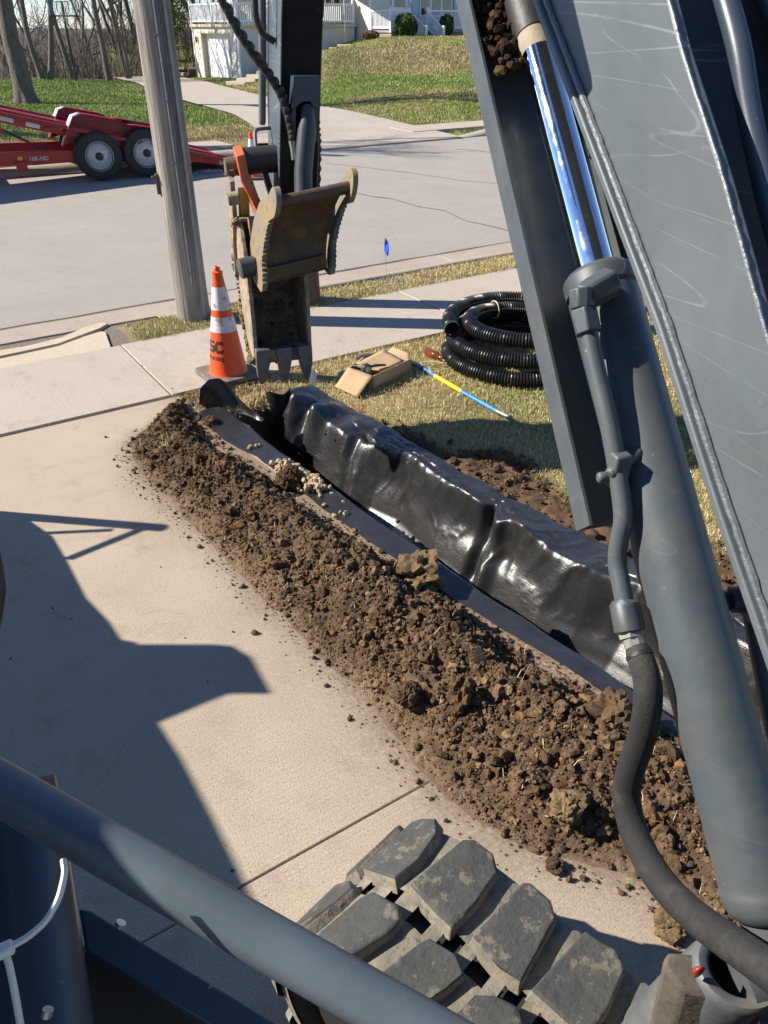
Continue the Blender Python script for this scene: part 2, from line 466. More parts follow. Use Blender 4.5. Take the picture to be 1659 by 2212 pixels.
# jagged tar seam between gutter and asphalt
t = np.arange(-14, 26, .03)
lo = 7.075 + .010 * fbm(t * 2.2, t * 0, 3, 4); hi = lo + .022 + .022 * vn(t * 3.1, t * 0, 5) + .05 * np.clip(vn(t * .5, t * 0, 15) - .78, 0, 1)
V = np.stack([np.array([ab(a, q, .004) for a, q in zip(t, lo)]), np.array([ab(a, q, .004) for a, q in zip(t, hi)])], 1)
MB().grid(V).build('seam', M_seam, gut, loc=gl)
# low kerb lip right of the driveway
kp = np.arange(1.95, 26, .1)
prof = [(6.58, -.06), (6.585, .035), (6.60, .045), (6.64, .042), (6.70, .012), (6.725, .003), (6.73, -.05)]
V = np.array([[ab(a, q + .006 * fbm(np.array(a * 1.5), np.array(0.), 2, 2), z * min(1, (a - 1.9) / .5) if z > 0 else z) for (q, z) in prof] for a in kp])
o = MB().grid(V).build('kerb_lip', M_kerb); tag(o, kind='structure')
# sidewalk panels
wk = empty('sidewalk', ab(0, 5.5)); tag(wk, kind='structure'); wl = np.array(wk.location)
aj = [-12, -9.3, -6.4, -2.6, 1.46, 4.15, 5.65, 7.2, 8.7, 10.2, 11.7, 13.2, 16.2, 19, 22]
for i in range(len(aj) - 1):
    P = ab_rect(aj[i] + .005, aj[i + 1] - .005, 4.975, 6.15)
    mb = MB(); mb.prism(np.array([[p[0], p[1], .006 + .004 * (i % 3)] for p in P]), (0, 0, -.12)); mb.build('paving_panel', M_walk, wk, .006, loc=wl)
# driveway panels (right edge follows the trench)
dv = empty('driveway', ab(-1, 3)); tag(dv, kind='structure'); dl = np.array(dv.location)
def edge_at_b(b):                          # driveway right edge where it meets street-frame b
    for p in np.linspace(-1.5, 13, 2000):
        q = pqw(p, .03)
        if to_ab(q[0], q[1])[1] <= b: return to_ab(q[0], q[1])[0]
bj = [4.945, 1.365, -1.9, -5.5]
for i in range(3):
    b1, b0 = bj[i] - (.0 if i == 0 else .0022), bj[i + 1] + .0022
    for (x0, x1) in ((-7.5, -2.95), (-2.94, None)):
        r1 = edge_at_b(b1) if x1 is None else x1; r0 = edge_at_b(b0) if x1 is None else x1
        P = [ab(x0, b0), ab(r0, b0), ab(r1, b1), ab(x0, b1)]
        mb = MB(); mb.prism(np.array([[p[0], p[1], 0.0] for p in P]), (0, 0, -.12)); mb.build('driveway_panel', M_drive, dv, .005, loc=dl)
# apron between sidewalk and gutter
def c5(x, y): return (x * .6028 / 1.823, (1100 + .6028 * y) / 1.823)
ap = [G(*c5(*p)) for p in ((0, 622), (450, 527), (733, 466), (690, 345), (655, 342), (560, 372), (380, 438), (180, 482), (0, 520))]
ap2 = [ab(-9, 6.16)] + [ab(*to_ab(p[0], p[1])) for p in ap] + [ab(-9, 6.45)]
o = slab('driveway_apron', ap2, .004, .1, M_apron, None, .004); tag(o, kind='structure')
lip = [G(*c5(*p)) for p in ((0, 508), (180, 470), (380, 427), (560, 360), (655, 325), (700, 298), (690, 288), (640, 292), (560, 316), (400, 385), (180, 440), (0, 470))]
lip2 = [ab(-9, 6.47)] + lip + [ab(-9, 6.56)]
o = slab('apron_lip', lip2, .009, .1, M_apron, None, .004); tag(o, kind='structure')
fill = [ab(-9, 6.15), ab(1.5, 6.15), ab(1.95, 6.5), ab(1.95, 6.74), ab(-9, 6.74)]
o = slab('gravel_bed', fill, -.014, .08, mat('gravel_fill', (.30, .26, .21), (.06, .05, .045), 120, .9, bs=1, bscale=150, bdist=.01)); tag(o, kind='structure')
# far side: kerb, sidewalk, driveway
prof = [(15.20, -.08), (15.21, .0), (15.26, .07), (15.33, .11), (15.42, .115), (15.46, .10), (15.46, -.1)]
for (a0, a1) in ((-60, 7.3), (12.0, 80)):
    kp = np.linspace(a0, a1, 160)
    V = np.array([[ab(a, q, z * (ss(0, .9, min(abs(a - 7.3), abs(a - 12.0))) * .97 + .03) if z > 0 else z) for (q, z) in prof] for a in kp])
    o = MB().grid(V[:, ::-1]).build('far_kerb', M_kerb); tag(o, kind='structure')
fs = empty('far_sidewalk', ab(0, 17, 0)); tag(fs, kind='structure'); fl = np.array(fs.location)
for i, a in enumerate(np.arange(-20, 34, 1.5)):
    if 7.6 < a + .75 < 11.8: continue
    P = np.array([[*ab(x, y)[:2], 0] for x, y in ((a + .006, 16.45), (a + 1.494, 16.45), (a + 1.494, 17.5), (a + .006, 17.5))])
    P[:, 2] = height(P[:, 0], P[:, 1]) + .05
    P[:, 2] = np.maximum(P[:, 2], .04)
    mb = MB(); mb.prism(P, (0, 0, -.15)); mb.build('paving_panel', M_farconc, fs, .006, loc=fl)
cl = np.array(DRIVE_C); W = DRIVE_W
t = np.linspace(0, len(cl) - 1, 90)
cx = np.interp(t, range(len(cl)), cl[:, 0]); cy = np.interp(t, range(len(cl)), cl[:, 1]); ww = np.interp(t, range(len(cl)), W)
k = np.ones(9) / 9
cx[4:-4] = np.convolve(cx, k, 'valid'); cy[4:-4] = np.convolve(cy, k, 'valid')
tx, ty = np.gradient(cx), np.gradient(cy); L = np.hypot(tx, ty); nx, ny = -ty / L, tx / L
V = []
for s in np.linspace(-1, 1, 15):
    X = cx + nx * ww * s; Y = cy + ny * ww * s
    V.append(np.stack([X, Y, np.maximum(height(X, Y), -.6) * .0 + np.interp(to_ab(cx, cy)[1], [15, 22, 36, 48, 60], [.0, -.01, -.26, -.52, -.6]) + .03], 1))
V = np.array(V)
o = MB().grid(V[::-1]).build('far_driveway', M_farconc); tag(o, kind='structure')
P = [ab(7.5, 15.18), ab(11.9, 15.18), ab(11.2, 16.4), ab(11.0, 17.6), ab(10.0, 18.3), ab(8.6, 18.3), ab(7.9, 16.6)]
o = slab('far_apron', P, .02, .12, M_farconc); tag(o, kind='structure')

# ------------------------------------------------------------------ near lawn with the trench cut into it
def strip_out(p): return np.interp(p, [-.2, 0, .4, .7, 1.3, 2.1, 2.7, 3.3, 4.5], [-.03, -.02, -.085, -.045, -.075, -.095, -.08, -.045, -.04])
def lip_left(p): return np.interp(p, [-.2, .12, .4, .75, 1.05, 2.1, 2.6, 3.1, 3.6, 5], [.15, .145, .13, .092, .086, .045, .03, .05, .04, .04])
def outer_right(p): return np.interp(p, [-.2, .2, .7, 1.05, 1.65, 2.15, 2.7, 3.5, 5], [.80, .82, .785, .79, .745, .737, .765, .78, .78])
def lawn_base(p, q):
    z = .012 * fbm(p * 1.2, q * 1.2, 21, 3) + .006 * fbm(p * 9, q * 9, 22, 3) - .005
    return z
def bare_soil(p, q):                       # 1 where the turf is scraped to soil beside the fabric
    e = np.interp(p, [.3, .8, 1.2, 1.7, 2.4, 3.2, 5], [-.06, .06, .16, .36, .36, .55, .7])
    return 1 - ss(-.12, .12, (q - outer_right(p)) - e + .22 * fbm(p * 3, q * 3, 31, 4))
def trench_depth(p, q):
    l = lip_left(p) + .03; r = .62 + .02 * fbm(p * 3, p * 0, 40, 2)
    d = ss(l - .02, l + .035, q + .012 * fbm(p * 12, q * 12, 41, 3)) * (1 - ss(r - .05, r + .02, q)) * ss(.03, .12, p + .03 * fbm(p * 8, q * 8, 42, 3))
    return d
def build_lawn():
    ps = np.concatenate([np.arange(-.8, 4.6, .016), np.arange(4.6, 9, .08)]); qs = np.concatenate([np.arange(-.12, 1.9, .016), np.arange(1.9, 9, .05)])
    P, Q = np.meshgrid(ps, qs, indexing='ij')
    X = TA[0] + P * TT[0] + Q * TM[0]; Y = TA[1] + P * TT[1] + Q * TM[1]
    a, b = to_ab(X, Y)
    bs_ = bare_soil(P, Q)
    Z = lawn_base(P, Q) + bs_ * (.028 * np.clip(fbm(P * 7, Q * 7, 51, 5) + .15, -.3, 1) + .02 * fbm(P * 30, Q * 30, 52, 3))
    Z = np.where((Q > .40) & (Q < outer_right(P) - .02) & (P > .1), np.minimum(Z, -.012) - .012, Z)
    Z = np.where(Q < .03, -.05, Z)
    Z = np.where(b > 4.955, -.07, Z)
    Z = Z - .52 * trench_depth(P, Q)
    V = np.stack([X, Y, Z], 2).reshape(-1, 3)
    gm = np.clip(.5 + .9 * fbm(P * 2.2, Q * 2.2, 61, 4), 0, 1)
    soil_f = np.clip(bs_ + trench_depth(P, Q) * 1.2, 0, 1)
    g1 = np.array([.17, .155, .07]); g2 = np.array([.30, .235, .12]); so = np.array([.105, .066, .040])
    vvv = (.7 + .6 * vn(P * 40, Q * 40, 66))[..., None]
    col = (g1 * gm[..., None] + g2 * (1 - gm[..., None])) * (1 - soil_f[..., None]) + so * vvv * soil_f[..., None]
    o = fast_mesh('lawn', V, gridF(len(ps), len(qs)), attr_mat('lawn_soil', .95, (.75, 1.2), 60, .8, 130, .006, spec=.1), col.reshape(-1, 3))
    tag(o, kind='structure')
build_lawn()
# strip of ground between sidewalk and kerb
g = np.array([[ab(a, b, .002 + .022 * math.sin((b - 6.13) / .47 * math.pi) + .01 * float(fbm(np.array(a * 3.), np.array(b * 3.), 5, 3))) for b in np.linspace(6.13, 6.60, 8)] for a in np.arange(1.55, 26, .1)])
o = MB().grid(g).build('verge', mat('verge_soil', (.28, .21, .11), (.18, .155, .07), 9, .95, bs=.8, bscale=90, bdist=.01)); tag(o, kind='structure')
# far strip beyond far kerb is part of the ground sheet

# ------------------------------------------------------------------ grass blades
M_blade = attr_mat('grass_blade', .75, spec=.25)
STRAW = np.array([[.66, .53, .27], [.54, .42, .20], [.76, .64, .38], [.44, .34, .16]]); GREEN = np.array([[.17, .27, .045], [.22, .33, .065], [.12, .20, .04], [.31, .38, .10]])
def blade_cols(gf):
    n = len(gf); pick = rng.random(n) < gf
    c = np.where(pick[:, None], GREEN[rng.integers(0, 4, n)], STRAW[rng.integers(0, 4, n)])
    return c * rng.uniform(.75, 1.2, (n, 1))
def near_grass():
    n = 260000
    P = rng.uniform(-.7, 4.6, n); Q = rng.uniform(.0, 4.2, n)
    X = TA[0] + P * TT[0] + Q * TM[0]; Y = TA[1] + P * TT[1] + Q * TM[1]
    a, b = to_ab(X, Y)
    keep = (b < 4.99 + .03 * fbm(a * 4, a * 0, 3, 3)) & ((Q > outer_right(P) - .02) | (P < .02)) & ((rng.random(n) > bare_soil(P, Q) * .985) | ((P < .02) & (rng.random(n) < .8)))
    dist = np.hypot(X, Y)
    dens = .35 + .65 * vn(P * 5, Q * 5, 70)
    keep &= rng.random(n) < dens
    P, Q, X, Y = P[keep], Q[keep], X[keep], Y[keep]
    a, b = to_ab(X, Y)
    gf = np.clip(.34 + .75 * fbm(P * 1.7, Q * 1.7, 61, 4) - .35 * ss(4.3, 4.9, b) - .2 * (P < .6), .06, .9)
    Z = lawn_base(P, Q) - .004
    c = blade_cols(gf)
    red = np.hypot(X - G(770, 886)[0], (Y - G(770, 886)[1])) < .10 + .05 * fbm(X * 20, Y * 20, 1, 2)
    c[red & (rng.random(len(c)) < .6)] = (.50, .085, .03)
    green = c[:, 1] > c[:, 0]
    L = np.where(green, rng.uniform(.025, .06, len(P)), rng.uniform(.02, .055, len(P)))
    o = blades('lawn_grass', np.stack([X, Y, Z], 1), L, rng.uniform(.002, .0042, len(P)), c, M_blade, .95); tag(o, kind='stuff')
near_grass()
def verge_grass():
    n = 60000
    a = rng.uniform(1.6, 12, n); b = rng.uniform(6.12, 6.62, n)
    edge = (b < 6.17) & (rng.random(n) < .5)
    keep = ~edge & (rng.random(n) < .3 + .7 * vn(a * 4, b * 4, 72))
    a, b = a[keep], b[keep]
    X = a * cs - b * sn; Y = a * sn + b * cs
    Z = .002 + .022 * np.sin((b - 6.13) / .47 * math.pi)
    gf = np.clip(.20 + .5 * fbm(a * 1.1, b * 2, 77, 3) + .45 * ss(6.0, 7.5, a) + .3 * np.exp(-((a - 2.0) / .5) ** 2), .03, .92)
    c = blade_cols(gf)
    for px, py in ((798, 608), (846, 613)):
        g = G(px, py); c[(np.hypot((X - g[0]) * .8, (Y - g[1]) * 1.6) < .10) & (rng.random(len(c)) < .75)] = (.05, .16, .28)
    o = blades('verge_grass', np.stack([X, Y, Z], 1), rng.uniform(.02, .055, len(a)), rng.uniform(.0025, .005, len(a)), c, M_blade, .95); tag(o, kind='stuff')
verge_grass()
def far_grass():
    n = 420000
    th_ = rng.uniform(R(58), R(122), n); r = np.sqrt(rng.uniform(16.5 ** 2, 52 ** 2, n) * 1.0)
    r = 16.5 + (52 - 16.5) * rng.random(n) ** 1.35
    X = r * np.cos(th_); Y = r * np.sin(th_); a, b = to_ab(X, Y); d = drive_dist(X, Y)
    keep = ((b > 17.55) | ((b > 15.5) & (b < 16.42) & ((a < 7.5) | (a > 12.1)))) & (b < 50) & (np.abs(d) > 1.75 + .8 * (1 - ss(17, 21, b)))
    X, Y, b, d, r = X[keep], Y[keep], b[keep], d[keep], r[keep]
    gf = np.clip(1.02 - straw_amount(X, Y) + .75 * fbm(X * .55, Y * .55, 90, 4), .05, .97)
    t_ = np.clip(gf + rng.normal(0, .16, len(gf)), 0, 1)[:, None]
    c = (np.array([.19, .27, .055]) * t_ + np.array([.47, .385, .19]) * (1 - t_)) * rng.uniform(.82, 1.18, (len(gf), 1))
    c[:, :] *= (.85 + .3 * vn(X * 1.5, Y * 1.5, 93))[:, None]
    tall = np.where((d > 0) & (b > 29) & (b < 34), 1.5, 1.0)
    o = blades('far_grass', np.stack([X, Y, height(X, Y) - .005], 1), rng.uniform(.04, .10, len(X)) * tall, rng.uniform(.008, .02, len(X)) * (r / 26), c, M_blade, .9); tag(o, kind='stuff')
far_grass()

# ------------------------------------------------------------------ soil
SO = np.array([[.115, .073, .044], [.088, .055, .034], [.15, .096, .056], [.21, .14, .075], [.18, .10, .046], [.07, .046, .03]])
def soil_cols(n, P=None):
    w = np.array([.34, .26, .2, .09, .04, .07])
    return SO[rng.choice(6, n, p=w)] * rng.uniform(.8, 1.2, (n, 1))
M_soil = attr_mat('soil', .95, (.6, 1.3), 45, 1.0, 220, .006, spec=.12)
PLp = [-.25, -.21, -.04, .045, .28, .55, 1.25, 1.75, 2.2, 2.6, 3.0, 3.24, 3.49, 3.74, 3.95, 4.3, 4.8]
PLq = [-.02, -.09, -.42, -.53, -.62, -.67, -.68, -.73, -.74, -.76, -.83, -.83, -.77, -.62, -.55, -.5, -.45]
PRp = [-.25, -.02, .4, .9, 1.3, 1.6, 2.1, 2.45, 2.8, 3.05, 3.3, 3.5, 3.8, 4.2, 4.8]
PRq = [-.02, -.05, -.14, -.15, -.15, -.14, -.12, -.12, -.11, -.10, -.06, .02, .12, .22, .25]
def pile_h(P, Q):
    ql = np.interp(P, PLp, PLq) + .035 * fbm(P * 5, Q * 0, 101, 3); qr = np.interp(P, PRp, PRq) + .03 * fbm(P * 6, Q * 0, 102, 3)
    mid = ql + (qr - ql) * .60
    x = np.where(Q < mid, (Q - ql) / (mid - ql + 1e-6), (qr - Q) / (qr - mid + 1e-6))
    xs = np.clip(x, -2, 1)
    H = np.interp(P, [-.25, -.05, .3, .8, 1.5, 2.1, 2.8, 3.3, 3.7, 4.2, 4.8], [.0, .05, .12, .15, .165, .17, .165, .16, .15, .14, .10])
    body = H * np.clip(xs, 0, 1) ** 1.15
    lumps = (.055 * fbm(P * 4.5, Q * 4.5, 110, 3) + .04 * np.abs(fbm(P * 9, Q * 9, 111, 3))) * .9 + .018 * fbm(P * 22, Q * 22, 112, 3) + .010 * fbm(P * 60, Q * 60, 113, 3)
    z = body + lumps * ss(0, .35, xs) + .012 * ss(-.02, .10, xs) * (vn(P * 70, Q * 70, 115) - .25)
    return np.where(xs > 0, np.maximum(z, .002), -.01), xs
def build_pile():
    ps = np.arange(-.26, 4.8, .0085); qs = np.arange(-.98, .30, .0085)
    P, Q = np.meshgrid(ps, qs, indexing='ij'); Z, xs = pile_h(P, Q)
    Z = np.where(Q > .02, Z - .02, Z)
    X = TA[0] + P * TT[0] + Q * TM[0]; Y = TA[1] + P * TT[1] + Q * TM[1]
    t = np.clip(.5 + 1.1 * fbm(P * 3.1, Q * 3.1, 120, 4) + .1 * ss(1, 3.5, P), 0, 1)[..., None]
    fine = (.72 + .55 * vn(P * 45, Q * 45, 121))[..., None]
    col = (np.array([.080, .052, .034]) * (1 - t) + np.array([.14, .094, .058]) * t) * fine
    dust = ((1 - ss(.0, .22, xs)) * (.6 + .4 * vn(P * 20, Q * 20, 123)))[..., None]
    col = col * (1 - dust) + np.array([.20, .145, .10]) * dust
    F = gridF(len(ps), len(qs)); inside = (xs.ravel() > -.06)
    F = F[inside[F].any(1)]
    o = fast_mesh('soil_pile', np.stack([X, Y, Z], 2).reshape(-1, 3), F, M_soil, col.reshape(-1, 3))
    tag(o, 'long heap of loose brown soil lying on the driveway beside the trench', 'soil heap', kind='stuff')
    # crumbs and clods that nobody could count
    N = 32000
    p = rng.uniform(-.25, 4.5, N * 3); q = rng.uniform(-.98, .25, N * 3)
    z, xs = pile_h(p, q)
    k = (xs > .02) & (rng.random(N * 3) < .25 + .75 * vn(p * 5, q * 5, 130)); p, q, z, xs = p[k][:N], q[k][:N], z[k][:N], xs[k][:N]
    rad = .0036 * (1 - rng.random(len(p))) ** (-1 / 2.45); rad = np.where(rad > .030, rng.uniform(.004, .022, len(p)), rad) * (.55 + .45 * ss(.05, .4, xs))
    tm2 = [lump(ICO2, .62, s, 2.3) for s in range(12)]; tm1 = [lump(ICO1, .45, s + 20, 1.9) for s in range(10)]
    pos = np.stack([TA[0] + p * TT[0] + q * TM[0], TA[1] + p * TT[1] + q * TM[1], z + rad * .25], 1)
    big = rad > .012
    cl_ = soil_cols(len(p)) * (.85 + .35 * np.clip(p / 3.5, 0, 1))[:, None]
    a1 = scatter_lumps(tm2, ICO2[1], pos[big], rad[big], cl_[big]); a2 = scatter_lumps(tm1, ICO1[1], pos[~big], rad[~big], cl_[~big])
    V = np.concatenate([a1[0], a2[0]]); F = np.concatenate([a1[1], a2[1] + len(a1[0])]); c = np.concatenate([a1[2], a2[2]])
    # stray crumbs over the driveway and along the lawn edge
    n = 520
    p = rng.uniform(-.3, 4.4, n); off = np.abs(rng.normal(0, .055, n)) ** 1.0; q = np.interp(p, PLp, PLq) - off
    r = np.clip(.0025 * (1 - rng.random(n)) ** (-1 / 2.2), .0025, .014)
    pos = np.stack([TA[0] + p * TT[0] + q * TM[0], TA[1] + p * TT[1] + q * TM[1], r * .5], 1)
    n2 = 50
    xy = np.stack([rng.uniform(-2.4, .2, n2), rng.uniform(1.0, 5.6, n2)], 1); r2 = np.clip(.004 * (1 - rng.random(n2)) ** (-1 / 2.5), .004, .016)
    pos = np.concatenate([pos, np.column_stack([xy, r2 * .5])]); r = np.concatenate([r, r2])
    n4 = 1100
    p = rng.uniform(-.1, 3.6, n4); q = np.minimum(np.interp(p, PRp, PRq) + np.abs(rng.normal(0, .03, n4)), strip_out(p) + .02)
    r4 = np.clip(.0025 * (1 - rng.random(n4)) ** (-1 / 2.2), .0025, .016)
    pos = np.concatenate([pos, np.stack([TA[0] + p * TT[0] + q * TM[0], TA[1] + p * TT[1] + q * TM[1], r4 * .5], 1)]); r = np.concatenate([r, r4])
    n3 = 2600
    p = rng.uniform(.5, 4.5, n3); q = outer_right(p) + rng.uniform(0, .9, n3); kk = rng.random(n3) < bare_soil(p, q); p, q = p[kk], q[kk]
    r3 = np.clip(.005 * (1 - rng.random(len(p))) ** (-1 / 2.0), .005, .035)
    pos = np.concatenate([pos, np.stack([TA[0] + p * TT[0] + q * TM[0], TA[1] + p * TT[1] + q * TM[1], lawn_base(p, q) + r3 * .4 + .012], 1)]); r = np.concatenate([r, r3])
    a3 = scatter_lumps(tm1, ICO1[1], pos, r, soil_cols(len(r)))
    F = np.concatenate([F, a3[1] + len(V)]); V = np.concatenate([V, a3[0]]); c = np.concatenate([c, a3[2]])
    o = fast_mesh('soil_crumbs', V, F, M_soil, c, False); tag(o, kind='stuff')
    # straw and root bits in the soil
    n = 700
    p = rng.uniform(-.2, 4.4, n); q = rng.uniform(-.85, .1, n); z, xs = pile_h(p, q); k = xs > .03
    p, q, z = p[k], q[k], z[k]
    tuft = rng.normal(0, 1, (60, 2)) * .035 + np.array([.36, -.42]); p = np.concatenate([p, tuft[:, 0]]); q = np.concatenate([q, tuft[:, 1]]); z = np.concatenate([z, pile_h(tuft[:, 0], tuft[:, 1])[0] + .01])
    pos = np.stack([TA[0] + p * TT[0] + q * TM[0], TA[1] + p * TT[1] + q * TM[1], z + .006], 1)
    o = blades('soil_straw', pos, rng.uniform(.02, .08, len(p)), rng.uniform(.0012, .003, len(p)), STRAW[rng.integers(0, 4, len(p))], M_blade, 1.3); tag(o, kind='stuff')
build_pile()
def dirt_film():
    ps = np.arange(-.7, 4.7, .03); us = np.linspace(0, 1, 40); P = np.repeat(ps[:, None], 40, 1)
    ql = np.interp(ps, PLp, PLq) - .42; qr = np.minimum(np.interp(ps, PRp, PRq) + .10, .02); Q = ql[:, None] * (1 - us) + qr[:, None] * us
    X = TA[0] + P * TT[0] + Q * TM[0]; Y = TA[1] + P * TT[1] + Q * TM[1]
    dl_ = np.interp(ps, PLp, PLq)[:, None] - Q
    a = np.where(dl_ > 0, np.exp(-dl_ / .075) * .85, .9) * ss(-.7, -.1, P) + .16 * np.clip(fbm(P * 2, Q * 2, 160, 3) + .2, 0, 1) * ss(.42, .2, dl_)
    a = a * ss(0, .06, us)[None, :]
    col = np.stack([a, a, a], 2).reshape(-1, 3)
    m = bpy.data.materials.new('dirt_film'); nt, b = nodes_of(m); v = coords(nt)
    at = nt.nodes.new('ShaderNodeAttribute'); at.attribute_name = 'Col'
    n = tex_noise(nt, 55, 6, .75, v); mm = nt.nodes.new('ShaderNodeMath'); mm.operation = 'MULTIPLY_ADD'
    nt.links.new(n.outputs[0], mm.inputs[0]); mm.inputs[1].default_value = 2.2; mm.inputs[2].default_value = -.62
    m2_ = nt.nodes.new('ShaderNodeMath'); m2_.operation = 'MULTIPLY'; m2_.use_clamp = True; nt.links.new(mm.outputs[0], m2_.inputs[0]); nt.links.new(at.outputs[2], m2_.inputs[1]); nt.links.new(m2_.outputs[0], b.inputs['Alpha'])
    c = ramp(nt, tex_noise(nt, 30, 4, .7, v).outputs[0], [(.3, (.17, .115, .075)), (.7, (.24, .175, .12))]); nt.links.new(c.outputs[0], b.inputs['Base Color']); b.inputs['Roughness'].default_value = .95
    o = fast_mesh('soil_dust', np.stack([X, Y, 0 * X + .0035], 2).reshape(-1, 3), gridF(len(ps), 40), m, col); tag(o, kind='stuff')
dirt_film()
def clod(name, label, px, py, size, z, seed, c, cat='soil clod', sub=ICO4):
    g = G(px, py, z); V = lump(sub, .50, seed, 1.5)
    V = V * (1 + .20 * fbm(V[:, 0] * 6 + V[:, 2] * 5, V[:, 1] * 6 - V[:, 2] * 4, seed + 3, 5, .65) + .08 * np.abs(fbm(V[:, 0] * 14 - V[:, 2] * 9, V[:, 1] * 14 + V[:, 2] * 7, seed + 5, 3)))[:, None]
    V = V * np.array(size)
    fine = .75 + .5 * vn(V[:, 0] * 90 + V[:, 2] * 40, V[:, 1] * 90, seed)
    o = fast_mesh(name, V, sub[1], M_soil, np.array(c) * .8 * fine[:, None], False)
    o.location = tuple(g); o.rotation_euler = (0, 0, seed)
    tag(o, label, cat, 'large clods of dug soil'); return o
clod('soil_clod', 'biggest brown clod, sitting on the black fabric edge halfway along the heap', 905, 1240, (.105, .095, .085), .075, 1, (.20, .135, .075))
clod('soil_clod', 'large split clod next to the black hose sleeve at the near end of fabric', 1322, 1545, (.075, .085, .075), .13, 2, (.15, .10, .055))
clod('soil_clod', 'upright pointed clod in the middle of the heap below the dry leaf', 995, 1500, (.042, .05, .06), .15, 3, (.15, .095, .05))
clod('soil_clod', 'rounded clod left of the upright one in the soil heap', 878, 1500, (.045, .04, .038), .11, 4, (.13, .085, .048))
clod('soil_clod', 'dark clod at the upper end of the tan gravel', 622, 1033, (.07, .06, .055), .06, 5, (.10, .062, .036))
clod('soil_clod', 'small clod lying on the black flap at the far end of the trench', 455, 909, (.045, .04, .035), .035, 6, (.12, .078, .042))
clod('soil_clod', 'tan clod among lighter crumbs right of the heap near the hose', 1222, 1745, (.05, .045, .042), .10, 7, (.24, .165, .09))
clod('soil_clod', 'single clod lying on bare concrete above the rubber track', 1197, 1868, (.024, .024, .02), .014, 8, (.105, .07, .04))
clod('soil_clod', 'clump of small tan clods on concrete beside the grey casting', 1448, 2000, (.045, .04, .03), .02, 9, (.23, .155, .085))
clod('soil_clod', 'dark clod crowning the far end of the soil heap', 400, 925, (.05, .045, .035), .07, 10, (.08, .052, .033))

# gravel spilled over the fabric strip
def gravel():
    n = 210
    pts = [G(*p) for p in ((600, 1005), (640, 1035), (675, 1060), (705, 1075))]
    t = np.clip(rng.beta(1.6, 1.8, n) * 3, 0, 2.99); i = t.astype(int); f = (t - i)[:, None]
    A_ = np.array(pts); base = A_[i] * (1 - f) + A_[np.minimum(i + 1, 3)] * f
    base[:, :2] += rng.normal(0, .032, (n, 2))
    k = 10; extra = np.array([G(*p, .01) for p in ((735, 1110), (748, 1113), (722, 1118), (700, 1095), (690, 1125), (555, 968), (562, 966), (540, 970), (668, 1135), (742, 1088))]); base = np.vstack([base, extra]); n += k
    r = rng.uniform(.011, .020, n)
    cell = np.round(base[:, :2] / .03).astype(int); z = np.zeros(n); cnt = {}
    for j in range(n):
        c = tuple(cell[j]); z[j] = .018 + .013 * min(cnt.get(c, 0), 3); cnt[c] = cnt.get(c, 0) + 1
    base[:, 2] = z + .004
    tm = [lump(ICO1, .35, s + 40, 1.4) for s in range(10)]
    col = np.array([[.36, .28, .155], [.42, .335, .20], [.30, .225, .12], [.45, .37, .24]])[rng.integers(0, 4, n)] * rng.uniform(.85, 1.1, (n, 1))
    V, F, c = scatter_lumps(tm, ICO1[1], base, r, col)
    o = fast_mesh('gravel', V, F, attr_mat('tan_gravel', .85, (.8, 1.15), 90, .4, 200), c, False); tag(o, 'tan crushed gravel spilled over the black fabric strip', 'gravel', kind='stuff')
gravel()

# ------------------------------------------------------------------ geotextile
M_fab = bpy.data.materials.new('woven_black_fabric')
def fab_mat():
    nt, b = nodes_of(M_fab)
    v = coords(nt, 'UV')
    mp = nt.nodes.new('ShaderNodeMapping'); mp.inputs['Scale'].default_value = (14, 300, 1); nt.links.new(v, mp.inputs[0])
    n1 = tex_noise(nt, 1.0, 3, .7, mp.outputs[0])
    mp2 = nt.nodes.new('ShaderNodeMapping'); mp2.inputs['Scale'].default_value = (1, 1, 1); nt.links.new(v, mp2.inputs[0])
    w1 = nt.nodes.new('ShaderNodeTexWave'); w1.bands_direction = 'Y'; w1.inputs['Scale'].default_value = 120; w1.inputs['Distortion'].default_value = 1.0; nt.links.new(v, w1.inputs[0])
    w2 = nt.nodes.new('ShaderNodeTexWave'); w2.bands_direction = 'X'; w2.inputs['Scale'].default_value = 90; nt.links.new(v, w2.inputs[0])
    add = nt.nodes.new('ShaderNodeMath'); add.operation = 'MULTIPLY_ADD'; nt.links.new(w2.outputs[1], add.inputs[0]); add.inputs[1].default_value = .5; nt.links.new(w1.outputs[1], add.inputs[2])
    n3 = tex_noise(nt, 5, 5, .7, v)
    col = ramp(nt, n3.outputs[0], [(.40, (.018, .018, .019)), (.62, (.027, .026, .025)), (.8, (.055, .050, .043))]).outputs[0]
    nt.links.new(col, b.inputs['Base Color'])
    rr = ramp(nt, n1.outputs[0], [(.3, (.20,) * 3), (.7, (.40,) * 3)]); nt.links.new(rr.outputs[0], b.inputs['Roughness'])
    b.inputs['Specular IOR Level'].default_value = .7
    b.inputs['IOR'].default_value = 1.55
    p = bump(nt, b, n1.outputs[0], .24, .003)
    bump(nt, b, add.outputs[0], .16, .002, p)
fab_mat()
